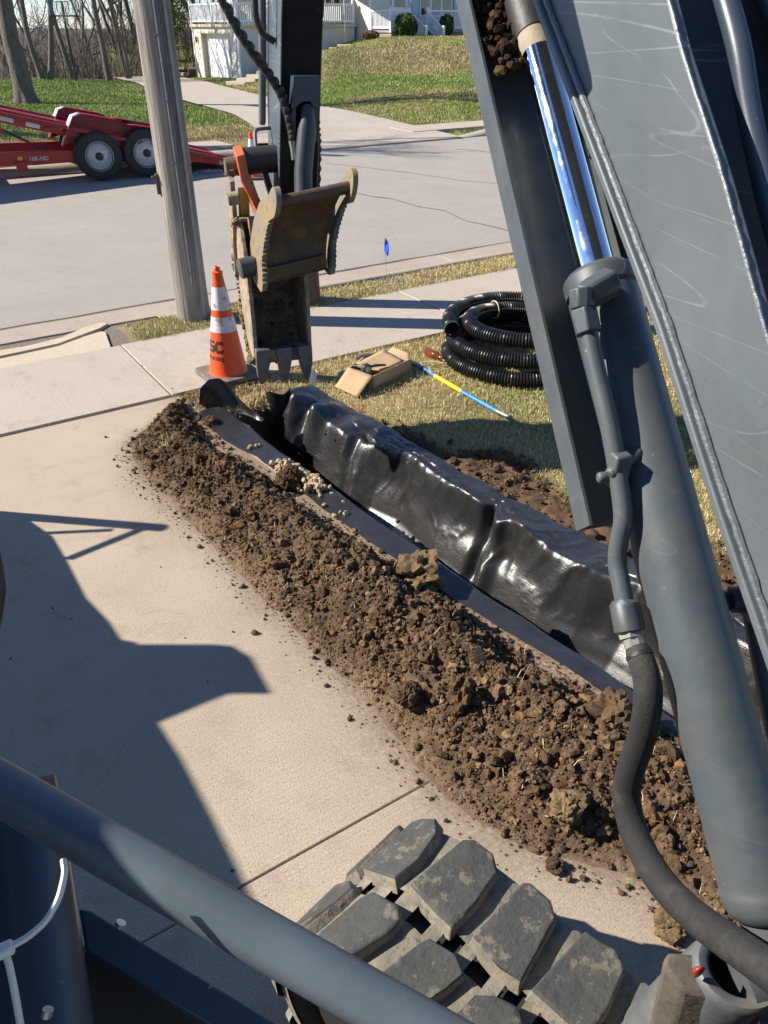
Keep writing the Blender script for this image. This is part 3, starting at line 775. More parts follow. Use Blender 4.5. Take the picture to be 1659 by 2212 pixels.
def build_fabric():
    ps = np.concatenate([np.arange(-.02, 4.4, .010)]); ws = np.linspace(0, 1, 150)
    kn = np.array([0, .13, .19, .31, .38, .44, .52, .68, .78, 1.0])
    V = np.zeros((len(ps), len(ws), 3)); UV = np.zeros((len(ps), len(ws), 2))
    for i, p in enumerate(ps):
        so = strip_out(p); ll = lip_left(p); orr = outer_right(p)
        far = 1 - ss(.0, .55, p); curl = 1 - ss(.0, .30, p)
        rg = float(np.interp(p, [0, .3, .84, 1.0, 1.15, 1.38, 1.6, 1.75, 2.0, 2.3, 2.55, 2.75, 2.95, 3.4, 4.4], [.58, .57, .52, .55, .61, .645, .60, .57, .555, .535, .515, .54, .60, .61, .58]))
        rg += .055 * math.exp(-((p - 2.06) / .035) ** 2) - .05 * math.exp(-((p - 2.16) / .05) ** 2) + .04 * math.exp(-((p - .93) / .04) ** 2)
        deep = float(1 - ss(.75, 1.15, p))
        qs = np.array([so, ll, ll + .035, ll + .05, ll + .07, .33 * deep + .30 * (1 - deep), .40 * deep + (rg - .130) * (1 - deep), .47 * deep + (rg - .052) * (1 - deep), rg, orr])
        zs = np.array([.012 + .02 * curl, .018 + .02 * curl, -.03, -.25, -.44, -.47, -.42 * deep - .37 * (1 - deep), -.20 * deep - .15 * (1 - deep), .040, .030])
        # right cloth: bagging between trench and lip
        t = ws
        q = np.interp(t, kn, qs); z = np.interp(t, kn, zs)
        # smooth profile
        kk = np.ones(5) / 5
        q[2:-2] = np.convolve(q, kk, 'valid'); z[2:-2] = np.convolve(z, kk, 'valid')
        V[i, :, 0] = p; V[i, :, 1] = q; V[i, :, 2] = z
        s = np.concatenate([[0], np.cumsum(np.hypot(np.diff(q), np.diff(z)))])
        UV[i, :, 0] = p; UV[i, :, 1] = s
    Wg, Pg = np.meshgrid(ws, ps)
    right = ss(.55, .72, Wg)
    # diagonal drapes and pockets on the right side
    u = Pg + (1 - Wg) * .55
    fold = (1 - np.abs(fbm(u * 1.6 + 3, Wg * 1.5, 140, 3)) * 2.0)
    fold = np.clip(fold, 0, 1) ** 2
    fold2 = np.clip(1 - np.abs(fbm(u * 3.4 + 8, Wg * 3.0, 141, 3)) * 2.2, 0, 1) ** 2
    soft = fbm(Pg * 2.6, Wg * 4, 142, 3)
    fold3 = np.clip(1 - np.abs(fbm(u * 7.5 + 2, Wg * 6.0 + Pg, 143, 3)) * 2.6, 0, 1) ** 3
    far = 1 - ss(.25, .95, Pg)
    dn = right * (.013 * (fold - .35) + .010 * (fold2 - .3) + .012 * soft + .007 * fold3 + far * .045 * np.sin(Pg * 19 + Wg * 5) * ss(.6, .8, Wg))
    edge = 1 - ss(.9, 1.0, Wg)
    dn = dn + ss(.80, .86, Wg) * (.012 * np.clip(1 - np.abs(fbm(Pg * 2.3 + Wg * 5, Wg * 5 - Pg, 146, 3)) * 2.4, 0, 1) ** 2 + .006 * fbm(Pg * 8, Wg * 14, 147, 3))
    V[:, :, 2] += dn * (.25 + .75 * edge); V[:, :, 1] -= dn * .7 * edge
    # dents: pocket near p .95 and hollow near p 2.2
    for pc, wc, sp, sw, dz in ((.98, .84, .10, .07, -.07), (2.15, .72, .20, .06, -.06), (2.3, .80, .08, .05, .05), (2.9, .64, .25, .06, -.05), (.55, .82, .06, .12, .05), (1.35, .76, .30, .04, .03), (1.9, .80, .18, .05, .035), (.30, .80, .05, .12, .06)):
        b_ = np.exp(-((Pg - pc) / sp) ** 2 - ((Wg - wc) / sw) ** 2); V[:, :, 2] += dz * b_; V[:, :, 1] -= dz * .6 * b_
    # left strip: gentle undulation
    left = 1 - ss(.12, .2, Wg)
    V[:, :, 2] = np.where(Wg > .82, np.maximum(V[:, :, 2], .020 + .006 * soft), V[:, :, 2])
    V[:, :, 2] += left * (.012 * np.clip(fbm(Pg * 3, Wg * 6, 150, 3), -.4, 1) + .006)
    V[:, :, 1] += left * .012 * fbm(Pg * 4, Pg * 0, 151, 3)
    V[:, :, 1] += ss(.93, 1, Wg) * .025 * fbm(Pg * 6, Pg * 0, 152, 3)
    X = TA[0] + V[:, :, 0] * TT[0] + V[:, :, 1] * TM[0]; Y = TA[1] + V[:, :, 0] * TT[1] + V[:, :, 1] * TM[1]
    VV = np.stack([X, Y, V[:, :, 2]], 2).reshape(-1, 3)
    F = gridF(len(ps), len(ws))
    # ragged far end: right cloth starts later than the left flap
    start = np.where(Wg < .36, -.02 + .10 * ss(.1, .36, Wg), np.where(Wg > .66, .22 - .12 * ss(.66, .9, Wg) + .04 * np.sin(Wg * 30), .60))
    ok = (Pg > start).ravel()
    F = F[ok[F].all(1)]
    o = fast_mesh('trench_fabric', VV, F[:, ::-1], M_fab, None, True, None, UV.reshape(-1, 2))
    tag(o, 'black woven ground fabric lining the trench, glossy and creased in the sun', 'fabric')
    # standing curled end of the right cloth
    n, m2 = 40, 26
    e = np.zeros((n, m2, 3)); uv = np.zeros((n, m2, 2))
    for i, s in enumerate(np.linspace(0, 1, n)):
        for j, t in enumerate(np.linspace(0, 1, m2)):
            ang = R(200) * (1 - s)
            rr_ = .055
            p = .20 - .02 * t + rr_ * math.sin(ang) * (1 - .3 * t) - .05 * (1 - s); q = .50 + .07 * s - rr_ * (1 - math.cos(ang)) * .8 + .03 * t
            z = .12 - .02 * (1 - s) - t * (.30 + .10 * (1 - s)) + .012 * math.sin(9 * s + 4 * t)
            e[i, j] = pqw(p, q, z); uv[i, j] = (s * .3, t * .4)
    b0, b1 = G(438, 890), G(566, 912); n2_, m3_ = 36, 22; fl_ = np.zeros((n2_, m3_, 3)); fu = np.zeros((n2_, m3_, 2))
    for i, s in enumerate(np.linspace(0, 1, n2_)):
        hgt = np.interp(s, [0, .06, .2, .36, .5, .62, .8, 1], [.05, .17, .225, .23, .20, .13, .06, .015])
        for j, t in enumerate(np.linspace(0, 1, m3_)):
            c = b0 * (1 - s) + b1 * s
            fl_[i, j] = c + np.array([.012 * math.sin(t * 3) - .02 * t * (1 - s), .05 * math.sin(s * 3.1) + .05 * t - .045 * t * t + .012 * math.sin(s * 11 + t * 4), .008 + hgt * t]); fu[i, j] = (s * .5, t * .2)
    fast_mesh('standing_flap', fl_.reshape(-1, 3), gridF(n2_, m3_), M_fab, None, True, o, fu.reshape(-1, 2))
    mbv = e.reshape(-1, 3)
    fast_mesh('curled_end', mbv, gridF(n, m2), M_fab, None, True, o, uv.reshape(-1, 2))
build_fabric()
# turf overhanging the far end of the trench
n = 900
p = rng.normal(.04, .035, n); q = rng.uniform(.12, .50, n)
pos = np.stack([TA[0] + p * TT[0] + q * TM[0], TA[1] + p * TT[1] + q * TM[1], rng.uniform(-.05, .03, n)], 1)
gf = np.full(n, .12)
tag(blades('overhanging_turf', pos, rng.uniform(.04, .10, n), rng.uniform(.0025, .005, n), blade_cols(gf), M_blade, 1.4), kind='stuff')
# ================================================================== EXCAVATOR
def paint(name, c, scratch=(.24, .26, .27), rough=.42, dust=.0, dustc=(.30, .24, .16), sscale=3.0):
    m = bpy.data.materials.new(name); nt, b = nodes_of(m)
    v = coords(nt)
    n0 = tex_noise(nt, 2.2, 5, .6, v)
    col = ramp(nt, n0.outputs[0], [(.3, tuple(x * .93 for x in c)), (.7, tuple(x * 1.06 for x in c))]).outputs[0]
    # long thin scratches: contour lines of stretched noise, broken up by a mask
    for k, (rot, sc) in enumerate((((-.80, .0, .0), (1.5, .4, 7)), ((-.25, .2, .0), (1.5, .8, 5)))):
        mp = nt.nodes.new('ShaderNodeMapping'); mp.inputs['Rotation'].default_value = rot; mp.inputs['Scale'].default_value = sc
        nt.links.new(v, mp.inputs[0])
        n = tex_noise(nt, sscale * .8, 0, .5, mp.outputs[0])
        f = ramp(nt, n.outputs[0], [(.494, (0, 0, 0)), (.498, (1, 1, 1)), (.500, (1, 1, 1)), (.504, (0, 0, 0))]).outputs[0]
        ms = ramp(nt, tex_noise(nt, 5 + 3 * k, 4, .7, v).outputs[0], [(.43, (0, 0, 0)), (.58, (.6, .6, .6))]).outputs[0]
        ff = mix(nt, 1.0, f, ms, 'MULTIPLY')
        col = mix(nt, ff, col, scratch)
    # chips
    ch = ramp(nt, tex_noise(nt, 48, 3, .6, v).outputs[0], [(.725, (0, 0, 0)), (.74, (1, 1, 1))]).outputs[0]
    col = mix(nt, ch, col, (.22, .19, .15))
    st_ = ramp(nt, tex_noise(nt, 3.1, 7, .72, v, .6).outputs[0], [(.35, (.80, .80, .80)), (.65, (1.12, 1.12, 1.12))]).outputs[0]
    col = mix(nt, .8, col, st_, 'MULTIPLY')
    if dust:
        df = ramp(nt, tex_noise(nt, 6, 6, .75, v).outputs[0], [(.42, (0, 0, 0)), (.75, (dust,) * 3)]).outputs[0]
        col = mix(nt, df, col, dustc)
    nt.links.new(col, b.inputs['Base Color'])
    rr = ramp(nt, n0.outputs[0], [(.3, (rough,) * 3), (.7, (min(1, rough + .14),) * 3)]); nt.links.new(rr.outputs[0], b.inputs['Roughness'])
    bump(nt, b, tex_noise(nt, 300, 2, .5, v).outputs[0], .08, .001, bump(nt, b, n0.outputs[0], .06, .01))
    return m
M_grey = paint('grey_paint', (.094, .111, .121), dust=.10, dustc=(.20, .18, .15))
M_greyd = paint('grey_paint_dusty', (.060, .076, .088), scratch=(.10, .115, .125), dust=.28, dustc=(.20, .165, .115))
M_dkgrey = paint('dark_grey_paint', (.048, .057, .066), dust=.2, dustc=(.18, .15, .10))
M_navy = paint('dark_blue_grey_paint', (.036, .050, .072), scratch=(.05, .065, .09), rough=.28)
M_weld = mat('weld_edge', (.125, .142, .152), (.09, .105, .115), 40, .42, .1, .5, 110)
M_chrome = bpy.data.materials.new('chrome'); nt, b = nodes_of(M_chrome)
b.inputs['Metallic'].default_value = 1; b.inputs['Base Color'].default_value = (.82, .84, .88, 1)
v = coords(nt); r_ = ramp(nt, tex_noise(nt, 12, 6, .7, v).outputs[0], [(.45, (.035,) * 3), (.8, (.25,) * 3)]); nt.links.new(r_.outputs[0], b.inputs['Roughness'])
M_dirtrod = mat('dusty_rod', (.36, .29, .21), (.26, .21, .16), 20, .75, bs=.4)
M_black = mat('black_steel', (.020, .020, .021), (.035, .032, .028), 8, .55, bs=.3, bscale=70)
M_rubber = mat('track_rubber', (.036, .039, .038), (.064, .064, .060), 11, .85, bs=.7, bscale=55, bdist=.006, spots=(.125, .112, .088), spot_scale=20, spot_at=.56)
M_carc = mat('dusty_rubber', (.235, .21, .16), (.135, .125, .105), 16, .92, bs=.7, bscale=45, bdist=.006, spots=(.11, .105, .095), spot_scale=30, spot_at=.56)
M_hose = bpy.data.materials.new('braided_hose'); nt, b = nodes_of(M_hose)
v = coords(nt); vo = nt.nodes.new('ShaderNodeTexVoronoi'); vo.inputs['Scale'].default_value = 620; nt.links.new(v, vo.inputs[0])
c_ = ramp(nt, tex_noise(nt, 7, 6, .7, v).outputs[0], [(.48, (.016, .016, .016)), (.85, (.085, .078, .065))]); nt.links.new(c_.outputs[0], b.inputs['Base Color'])
b.inputs['Roughness'].default_value = .75; bump(nt, b, vo.outputs[0], .6, .002)
M_hoseblk = mat('black_hose', (.016, .016, .016), (.03, .03, .028), 20, .5, bs=.3, bscale=200)
M_zinc = mat('zinc_fitting', (.55, .55, .50), (.42, .40, .34), 40, .35, .7)
M_mud = mat('muddy_steel', (.12, .105, .09), (.34, .26, .16), 7, .8, bs=.8, bscale=40, bdist=.01, spots=(.36, .27, .16), spot_scale=12, spot_at=.52)
M_mudin = mat('bucket_inside', (.022, .018, .014), (.045, .033, .024), 9, .85, bs=.8, bscale=50, bdist=.01)
M_tooth = mat('worn_tooth_steel', (.20, .195, .185), (.13, .125, .12), 20, .45, .5, .4, 90)
M_thumb = mat('worn_yellow_paint', (.17, .10, .022), (.055, .034, .020), 7, .7, bs=.5, bscale=50, spots=(.085, .050, .030), spot_scale=9, spot_at=.47)
M_thumbside = mat('chipped_yellow_grey', (.15, .145, .135), (.25, .165, .055), 9, .65, bs=.6, bscale=60, spots=(.13, .11, .09), spot_scale=14, spot_at=.58)
M_yellow = mat('yellow_paint', (.55, .38, .05), (.42, .30, .07), 12, .6, bs=.3, spots=(.3, .25, .17), spot_scale=20)
M_orange = mat('orange_paint', (.62, .13, .035), (.48, .09, .03), 14, .55, bs=.3, spots=(.2, .13, .09), spot_scale=26, spot_at=.66)
M_rust = mat('rusty_pipe', (.085, .055, .04), (.14, .085, .055), 14, .6, .3, .6, 80)

YAW = R(16.0); P0 = np.array([.656, .774, 0.0])
FV = np.array([-math.sin(YAW), math.cos(YAW), 0]); RV = np.array([math.cos(YAW), math.sin(YAW), 0])
def to_m(p):
    p = np.asarray(p, float) - P0; return np.array([p @ RV, p @ FV, p[2]])
EX = empty('excavator', P0, YAW)
tag(EX, 'dark grey excavator straddling the picture, its arm hanging a muddy toothed bucket over the trench', 'excavator')
def rfz(pts, r): return np.array([[r, f, z] for f, z in pts])

# boom
outer = np.array([(-.45, 1.06), (.016, 1.471), (.19, 1.621), (.398, 1.812), (.532, 1.918), (.667, 2.027), (.813, 2.143), (.928, 2.234), (1.4, 2.62), (2.0, 2.98), (2.9, 3.10), (3.7, 2.95)])
d = np.gradient(outer, axis=0); d /= np.linalg.norm(d, axis=1)[:, None]
front = [tuple(p) for p in outer - np.stack([d[:, 1], -d[:, 0]], 1) * .015]
back = [(3.85, 3.2), (2.9, 3.45), (1.9, 3.38), (1.15, 2.92), (.80, 2.53), (.532, 2.226), (.483, 2.17), (.343, 2.031), (.202, 1.876), (.03, 1.71), (-.15, 1.53), (-.52, 1.20)]
bka = np.array(back); d = np.gradient(bka, axis=0); d /= np.linalg.norm(d, axis=1)[:, None]
bki = [tuple(p) for p in bka + np.stack([d[:, 1], -d[:, 0]], 1) * -.09 * np.array([1, 1])]
mb = MB(); mb.prism(rfz(front + bki, -.112), (.224, 0, 0)); boom = mb.build('boom', M_dkgrey, EX)
for r_ in (-.13, .112):
    mb = MB(); mb.prism(rfz([(f, z) for f, z in front] + back, r_), (.018, 0, 0)); mb.build('boom_side_plate', M_grey, boom, .0025)
fr = np.array(front); d = np.gradient(fr, axis=0); d /= np.linalg.norm(d, axis=1)[:, None]; nf = np.stack([d[:, 1], -d[:, 0]], 1)
mb = MB(); mb.prism(rfz(list(map(tuple, fr + nf * .001)) + list(map(tuple, (fr + nf * .015)[::-1])), -.147), (.294, 0, 0)); mb.build('boom_flange', M_grey, boom, .003)
def dense(P, n): 
    P = np.array(P); t = np.linspace(0, len(P) - 1, n); return np.stack([np.interp(t, range(len(P)), P[:, k]) for k in range(P.shape[1])], 1)
def smooth_path(P, n, w=9):
    q = dense(P, n); k = np.ones(w) / w; s = q.copy()
    for c in range(q.shape[1]): s[w // 2:-(w // 2), c] = np.convolve(q[:, c], k, 'valid')
    return s
wp = dense(rfz(list(map(tuple, fr - nf * .004)), -.134), 160)
wp[:, 1:] += .0005 * rng.normal(size=(160, 2)); mb = MB(); mb.tube(wp, .0062 + .0004 * rng.normal(size=160), 8); mb.build('weld_bead', M_weld, boom)
bk = dense(rfz(back, -.128), 160); bk[:, 1:] += .0004 * rng.normal(size=(160, 2))
MB().tube(bk, .0028, 6).build('weld_bead', M_weld, boom)
# back face plate and pipes
hl = smooth_path([(-.03, .95, 2.66), (-.03, .573, 2.245), (-.03, .50, 2.165), (-.03, .452, 2.09), (-.03, .405, 2.03), (-.04, .33, 1.955), (-.05, .16, 1.80), (-.05, -.1, 1.60)], 60, 7)
MB().tube(hl + np.array([0, -.006, .008]), .0165, 18).build('hydraulic_pipe', M_navy, boom)
hl2 = smooth_path([(.055, .98, 2.66), (.055, .60, 2.245), (.06, .50, 2.15), (.06, .3, 1.97), (.06, -.1, 1.62)], 40, 5)
hl2 = hl2 + np.array([0, .006, -.008]); MB().tube(hl2 + np.array([0, -.015, .015]), .014, 12).build('hydraulic_pipe', M_navy, boom)
hl3 = hl2 + np.array([.045, -.012, .012]); MB().tube(hl3, .014, 12).build('hydraulic_pipe', M_navy, boom)
# boom cylinder
B0 = np.array([0, -.011, .919]); B1 = np.array([0, .822, 1.774]); AX = (B1 - B0) / np.linalg.norm(B1 - B0); BN = np.array([0, AX[2], -AX[1]])
def on_axis(s, n=0.0, r=0.0): return B0 + AX * s + BN * n + np.array([r, 0, 0])
LB = np.linalg.norm(B1 - B0)
mb = MB(); mb.tube([on_axis(s) for s in (-.030, -.022, -.006, .012, .020, .024, .036, LB * .5, LB - .052, LB - .05)], [.050, .062, .0695, .0705, .0705, .069, .0695, .0695, .0695, .066], 48)
cyl = mb.build('boom_cylinder', M_greyd, EX)
mb = MB(); mb.tube([on_axis(s) for s in (LB - .05, LB - .046, LB - .042, LB - .012, LB - .008, LB)], [.0665, .0665, .072, .072, .070, .062], 48)
a = np.array([1.0, 0, 0])
gl_ = mb.build('gland_nut', M_dkgrey, cyl)
mb = MB(); mb.tube([on_axis(LB - .01), on_axis(LB + .62)], .0365, 40); mb.build('cylinder_rod', M_chrome, cyl)
mb = MB(); mb.tube([on_axis(LB + s) for s in (.515, .53, .56)], [.0372, .0378, .0385], 32); mb.build('rod_end', M_dirtrod, cyl)
mb = MB(); mb.tube([on_axis(LB + s) for s in (.56, .60, .68)], [.0405, .042, .044], 32); mb.build('rod_collar', M_black, cyl)
mb = MB(); mb.tube([on_axis(LB + .66), on_axis(LB + .95)], .05, 24); mb.tube([on_axis(LB + .95, 0, -.12), on_axis(LB + .95, 0, .12)], .075, 24); mb.build('rod_eye', M_black, cyl)
mb = MB(); mb.tube([on_axis(-.12, 0, -.10), on_axis(-.12, 0, .10)], .06, 28); mb.tube([on_axis(-.12), on_axis(-.02)], .05, 20); mb.build('base_eye', M_greyd, cyl)
# port, elbow, hard pipe
mb = MB(); mb.tube([(-.03, .715, 1.790), (-.075, .705, 1.775), (-.10, .70, 1.768)], [.030, .030, .026], 6, smooth=False); mb.build('elbow_block', M_greyd, cyl, .005)
mb = MB(); mb.tube([(-.100, .705, 1.785), (-.100, .690, 1.752)], .024, 8, smooth=False); mb.tube([(-.098, .690, 1.750), (-.096, .662, 1.712)], .0265, 6, smooth=False); mb.build('hex_nut', M_greyd, cyl, .003)
pipe = smooth_path([(-.096, .672, 1.725), (-.095, .62, 1.655), (-.092, .56, 1.585), (-.09, .515, 1.52), (-.09, .478, 1.462), (-.092, .455, 1.425), (-.098, .449, 1.385), (-.103, .437, 1.345), (-.105, .405, 1.312), (-.106, .385, 1.289)], 70, 7)
mb = MB(); mb.tube(pipe, .0175, 18); hp = mb.build('hard_pipe', M_greyd, cyl)
mb = MB(); mb.box((-.088, .505, 1.505), (.034, .03, .07), ax=None); mb.xf(np.eye(4)); mb.tube([(-.125, .512, 1.49), (-.105, .51, 1.49)], .012, 6, smooth=False); mb.tube([(-.04, .52, 1.53), (-.11, .50, 1.50)], .013, 8)
mb.build('pipe_clamp', M_greyd, hp, .006)
mb = MB(); mb.tube([(-.106, .388, 1.292), (-.107, .384, 1.288), (-.109, .350, 1.252), (-.109, .347, 1.249)], [.022, .0275, .0285, .024], 22); mb.build('collar', M_dkgrey, hp)
mb = MB(); mb.tube([(-.109, .350, 1.252), (-.110, .338, 1.243)], .024, 6, smooth=False); mb.tube([(-.110, .338, 1.243), (-.110, .316, 1.229)], .019, 8, smooth=False); mb.build('hose_fitting', M_zinc, hp)
hpth = smooth_path([(-.110, .322, 1.235), (-.110, .296, 1.222), (-.11, .270, 1.198), (-.11, .253, 1.150), (-.11, .249, 1.066), (-.112, .255, .985), (-.115, .250, .920), (-.118, .212, .873), (-.12, .153, .852), (-.12, .079, .856), (-.12, -.004, .896), (-.12, -.08, .953), (-.12, -.20, 1.04)], 110, 9)
rr = np.interp(np.linspace(0, 1, 110), [0, .03, .06, .2, .5, 1], [.020, .0235, .024, .0255, .027, .030])
MB().tube(hpth, rr, 22).build('braided_hose', M_hose, cyl)
MB().tube(hpth[4:7], .0250, 20).build('hose_strap', M_hoseblk, cyl)
# right hand port and pipe
mb = MB(); mb.tube([(.055, .375, 1.262), (.115, .365, 1.262)], .020, 16); mb.tube([(.112, .36, 1.268), (.14, .35, 1.272)], .026, 16); mb.build('side_port', M_dkgrey, cyl)
mb = MB(); mb.box((.145, .33, 1.272), (.035, .05, .06)); mb.tube([(.145, .335, 1.25), (.145, .20, 1.07), (.145, .02, .88)], .018, 14); mb.build('side_pipe', M_greyd, cyl)
# rod guard: channel in front of the rod
def guard_pt(s, n, r): return on_axis(s, n, r)
mb = MB()
for (r0, r1, n0, n1) in ((-.118, .118, .115, .120), (-.118, -.112, .060, .115), (.112, .118, .060, .115)):
    q = []
    for s in (.70, 1.95):
        sh = -.045 * (s - .7) / 1.25
        s0 = s + (.05 if s < 1 else 0)
        q += [guard_pt(s, n1 + sh, r0), guard_pt(s, n1 + sh, r1), guard_pt(s if n0 > .1 else s + .0, n0 + sh, r1), guard_pt(s, n0 + sh, r0)]
    mb.add(q, [(0, 1, 2, 3), (7, 6, 5, 4), (0, 4, 5, 1), (1, 5, 6, 2), (2, 6, 7, 3), (3, 7, 4, 0)])
mb.build('rod_guard', M_greyd, EX)
n = 420; s = rng.uniform(1.68, 1.95, n); pos = np.stack([rng.uniform(-.10, .10, n), *(B0[1:, None] + AX[1:, None] * s + BN[1:, None] * (rng.uniform(.015, .075, n) * np.clip((s - 1.62) * 4, .2, 1)))], 1)
V, F, c = scatter_lumps([lump(ICO1, .4, 60 + k, 1.6) for k in range(5)], ICO1[1], pos, rng.uniform(.005, .014, n), soil_cols(n) * .55)
o = fast_mesh('caked_soil', V, F, M_soil, c, False, EX); tag(o, kind='stuff')
# plate added beside the boom, unseen above the frame, shaped to shadow its side
dl_ = .35
def sh(f, z): return (f + .364 * dl_, z + .77 * dl_)
pl = [sh(.704, 2.111), sh(.745, 2.068), sh(1.0, 2.26), sh(1.35, 2.62), sh(1.2, 2.72), sh(.808, 2.231)]
mb = MB(); mb.prism(rfz(pl, -.13 - dl_), (.02, 0, 0)); mb.tube([(-.47, 1.25, 2.78), (-.10, 1.25, 2.78)], .02, 10); mb.build('boom_shade_plate', M_grey, boom)

# stick hanging at the end of the boom (leans a little)
def sk(r, f, z): return (r + .085 * (z - 2.28), f, z)
mb = MB()
prof_ = [(3.80, 1.05), (3.80, 2.2), (3.72, 2.7), (3.62, 3.05), (3.80, 3.25), (4.05, 3.15), (4.24, 2.7), (4.24, 2.0), (4.16, 1.5), (4.02, 1.05)]
pts = []
n = len(prof_)
V = [sk(-.105, f, z) for f, z in prof_] + [sk(.105, f, z) for f, z in prof_]
F = [tuple(range(n)), tuple(range(n, 2 * n))[::-1]] + [(i, n + i, n + (i + 1) % n, (i + 1) % n) for i in range(n)]
mb.add(V, F); stick = mb.build('stick', [paint('stick_paint', (.075, .09, .108), scratch=(.45, .47, .5), rough=.33, sscale=2.0)], EX, .006)
M_shade_grease = mat('shaded_greasy_face', (.010, .010, .010), (.022, .019, .016), 5, .7, spec=.15, bs=.2, bscale=60, spots=(.07, .055, .04), spot_scale=9, spot_at=.66)
g = np.array([[sk(r, 3.797 if z <= 2.2 else 3.797 - (z - 2.2) * .16, z) for r in (-.099, -.05, 0, .05, .099)] for z in (1.06, 1.3, 1.6, 1.9, 2.2, 2.68)])  # near-black sheet: shade on the inner face put into the greasy colour
MB().grid(g, False).build('shade_grease_face', M_shade_grease, stick)
mb = MB(); mb.tube([sk(-.135, 4.20, z) for z in (1.72, 1.735, 1.75, 2.6, 3.0)], [.016, .020, .020, .020, .020], 12); mb.build('conduit', M_grey, stick)
mb = MB(); mb.tube(smooth_path([sk(-.20, 3.95, 2.55), sk(-.21, 3.95, 2.32), sk(-.205, 3.95, 2.22), sk(-.17, 3.95, 2.15), sk(-.11, 3.95, 2.12)], 40, 7), .017, 12); mb.build('hose_loop', M_hoseblk, stick)
mb = MB(); mb.tube(smooth_path([sk(-.10, 4.10, 1.715), sk(-.19, 4.05, 1.715), sk(-.20, 4.03, 1.70), sk(-.20, 3.98, 1.62), sk(-.19, 3.96, 1.605), sk(-.10, 3.92, 1.605)], 36, 5), .010, 10); mb.build('hook_loop', M_grey, stick)
hz = smooth_path([(-.50, 3.5, 2.62), (-.455, 3.58, 2.42), (-.40, 3.64, 2.29), (-.335, 3.69, 2.17), (-.265, 3.72, 2.07), (-.20, 3.74, 1.99), (-.145, 3.75, 1.91), (-.115, 3.75, 1.82), (-.10, 3.75, 1.74), (-.095, 3.75, 1.69)], 220, 15)
t = np.arange(220)
MB().tube(hz + np.stack([.0045 * np.sin(t * .58), .004 * np.cos(t * .58), 0 * t], 1), .021 + .0042 * np.sin(t * .58), 14).build('spiral_hose', M_hoseblk, stick)
mb = MB(); mb.tube([(-.093, 3.75, 1.69), (-.090, 3.75, 1.655), (-.088, 3.75, 1.60)], [.024, .021, .019], 8, smooth=False); mb.build('hose_fitting', M_zinc, stick)
mb = MB(); mb.prism([sk(-.055, 3.70, 1.98), sk(.075, 3.70, 1.98), sk(.085, 3.70, 1.845), sk(.05, 3.70, 1.845), sk(.03, 3.70, 1.87), sk(-.01, 3.70, 1.87), sk(-.04, 3.70, 1.845), sk(-.06, 3.70, 1.845)], (0, .1, 0)); mb.prism([sk(-.055, 3.73, 1.86), sk(-.035, 3.73, 1.86), sk(-.035, 3.73, 1.68), sk(-.055, 3.73, 1.68)], (0, .08, 0)); mb.prism([sk(.06, 3.73, 1.86), sk(.08, 3.73, 1.86), sk(.08, 3.73, 1.68), sk(.06, 3.73, 1.68)], (0, .08, 0)); mb.build('cylinder_clevis', M_navy, stick)
mb = MB(); mb.tube([sk(.025, 3.735, 1.85), sk(.025, 3.72, 1.80), sk(.02, 3.715, 1.74), sk(.0, 3.68, 1.55), sk(-.005, 3.62, 1.38)], [.030, .036, .047, .047, .047], 24); mb.build('thumb_cylinder', mat('dark_cylinder', (.030, .034, .04), (.045, .05, .055), 6, .45, spec=.4), stick)
t = np.linspace(0, 1, 120)
hr_ = smooth_path([sk(.095, 3.9, 1.95), sk(.105, 3.88, 1.75), sk(.115, 3.87, 1.66), sk(.118, 3.87, 1.5), sk(.12, 3.86, 1.32)], 120, 11)
MB().tube(hr_, .017 + .004 * np.sin(np.arange(120) * .7), 12).build('spiral_hose', M_hoseblk, stick)
# pins and links left of the stick
mb = MB(); mb.tube([(-.36, 3.92, 1.575), (-.355, 3.92, 1.575), (-.28, 3.92, 1.58), (-.16, 3.92, 1.585)], [.062, .068, .068, .068], 26); mb.build('pin_boss', M_black, stick)
mb = MB(); mb.tube([(-.44, 3.90, 1.555), (-.435, 3.90, 1.555), (-.385, 3.90, 1.56), (-.36, 3.90, 1.56)], [.040, .048, .048, .05], 20); mb.build('pin_end', mat('rusty_brown_steel', (.14, .09, .06), (.2, .14, .1), 20, .6, .4, .4), stick)
mb = MB(); mb.tube([(-.412, 3.845, 1.53), (-.402, 3.870, 1.545)], .022, 6, smooth=False); mb.build('hex_bolt', M_rust, stick)
mb = MB(); mb.prism([(-.385, 3.80, 1.62), (-.385, 3.93, 1.65), (-.375, 4.02, 1.58), (-.335, 3.98, 1.47), (-.275, 3.86, 1.22), (-.275, 3.76, 1.20), (-.31, 3.74, 1.36), (-.37, 3.79, 1.50)], (.045, .0, .008)); mb.build('link_arm', M_orange, stick, .004)
mb = MB(); mb.prism([(-.25, 3.90, 1.56), (-.25, 4.0, 1.56), (-.19, 3.98, 1.30), (-.19, 3.9, 1.30)], (.03, 0, 0)); mb.build('link_arm', M_black, stick, .004)

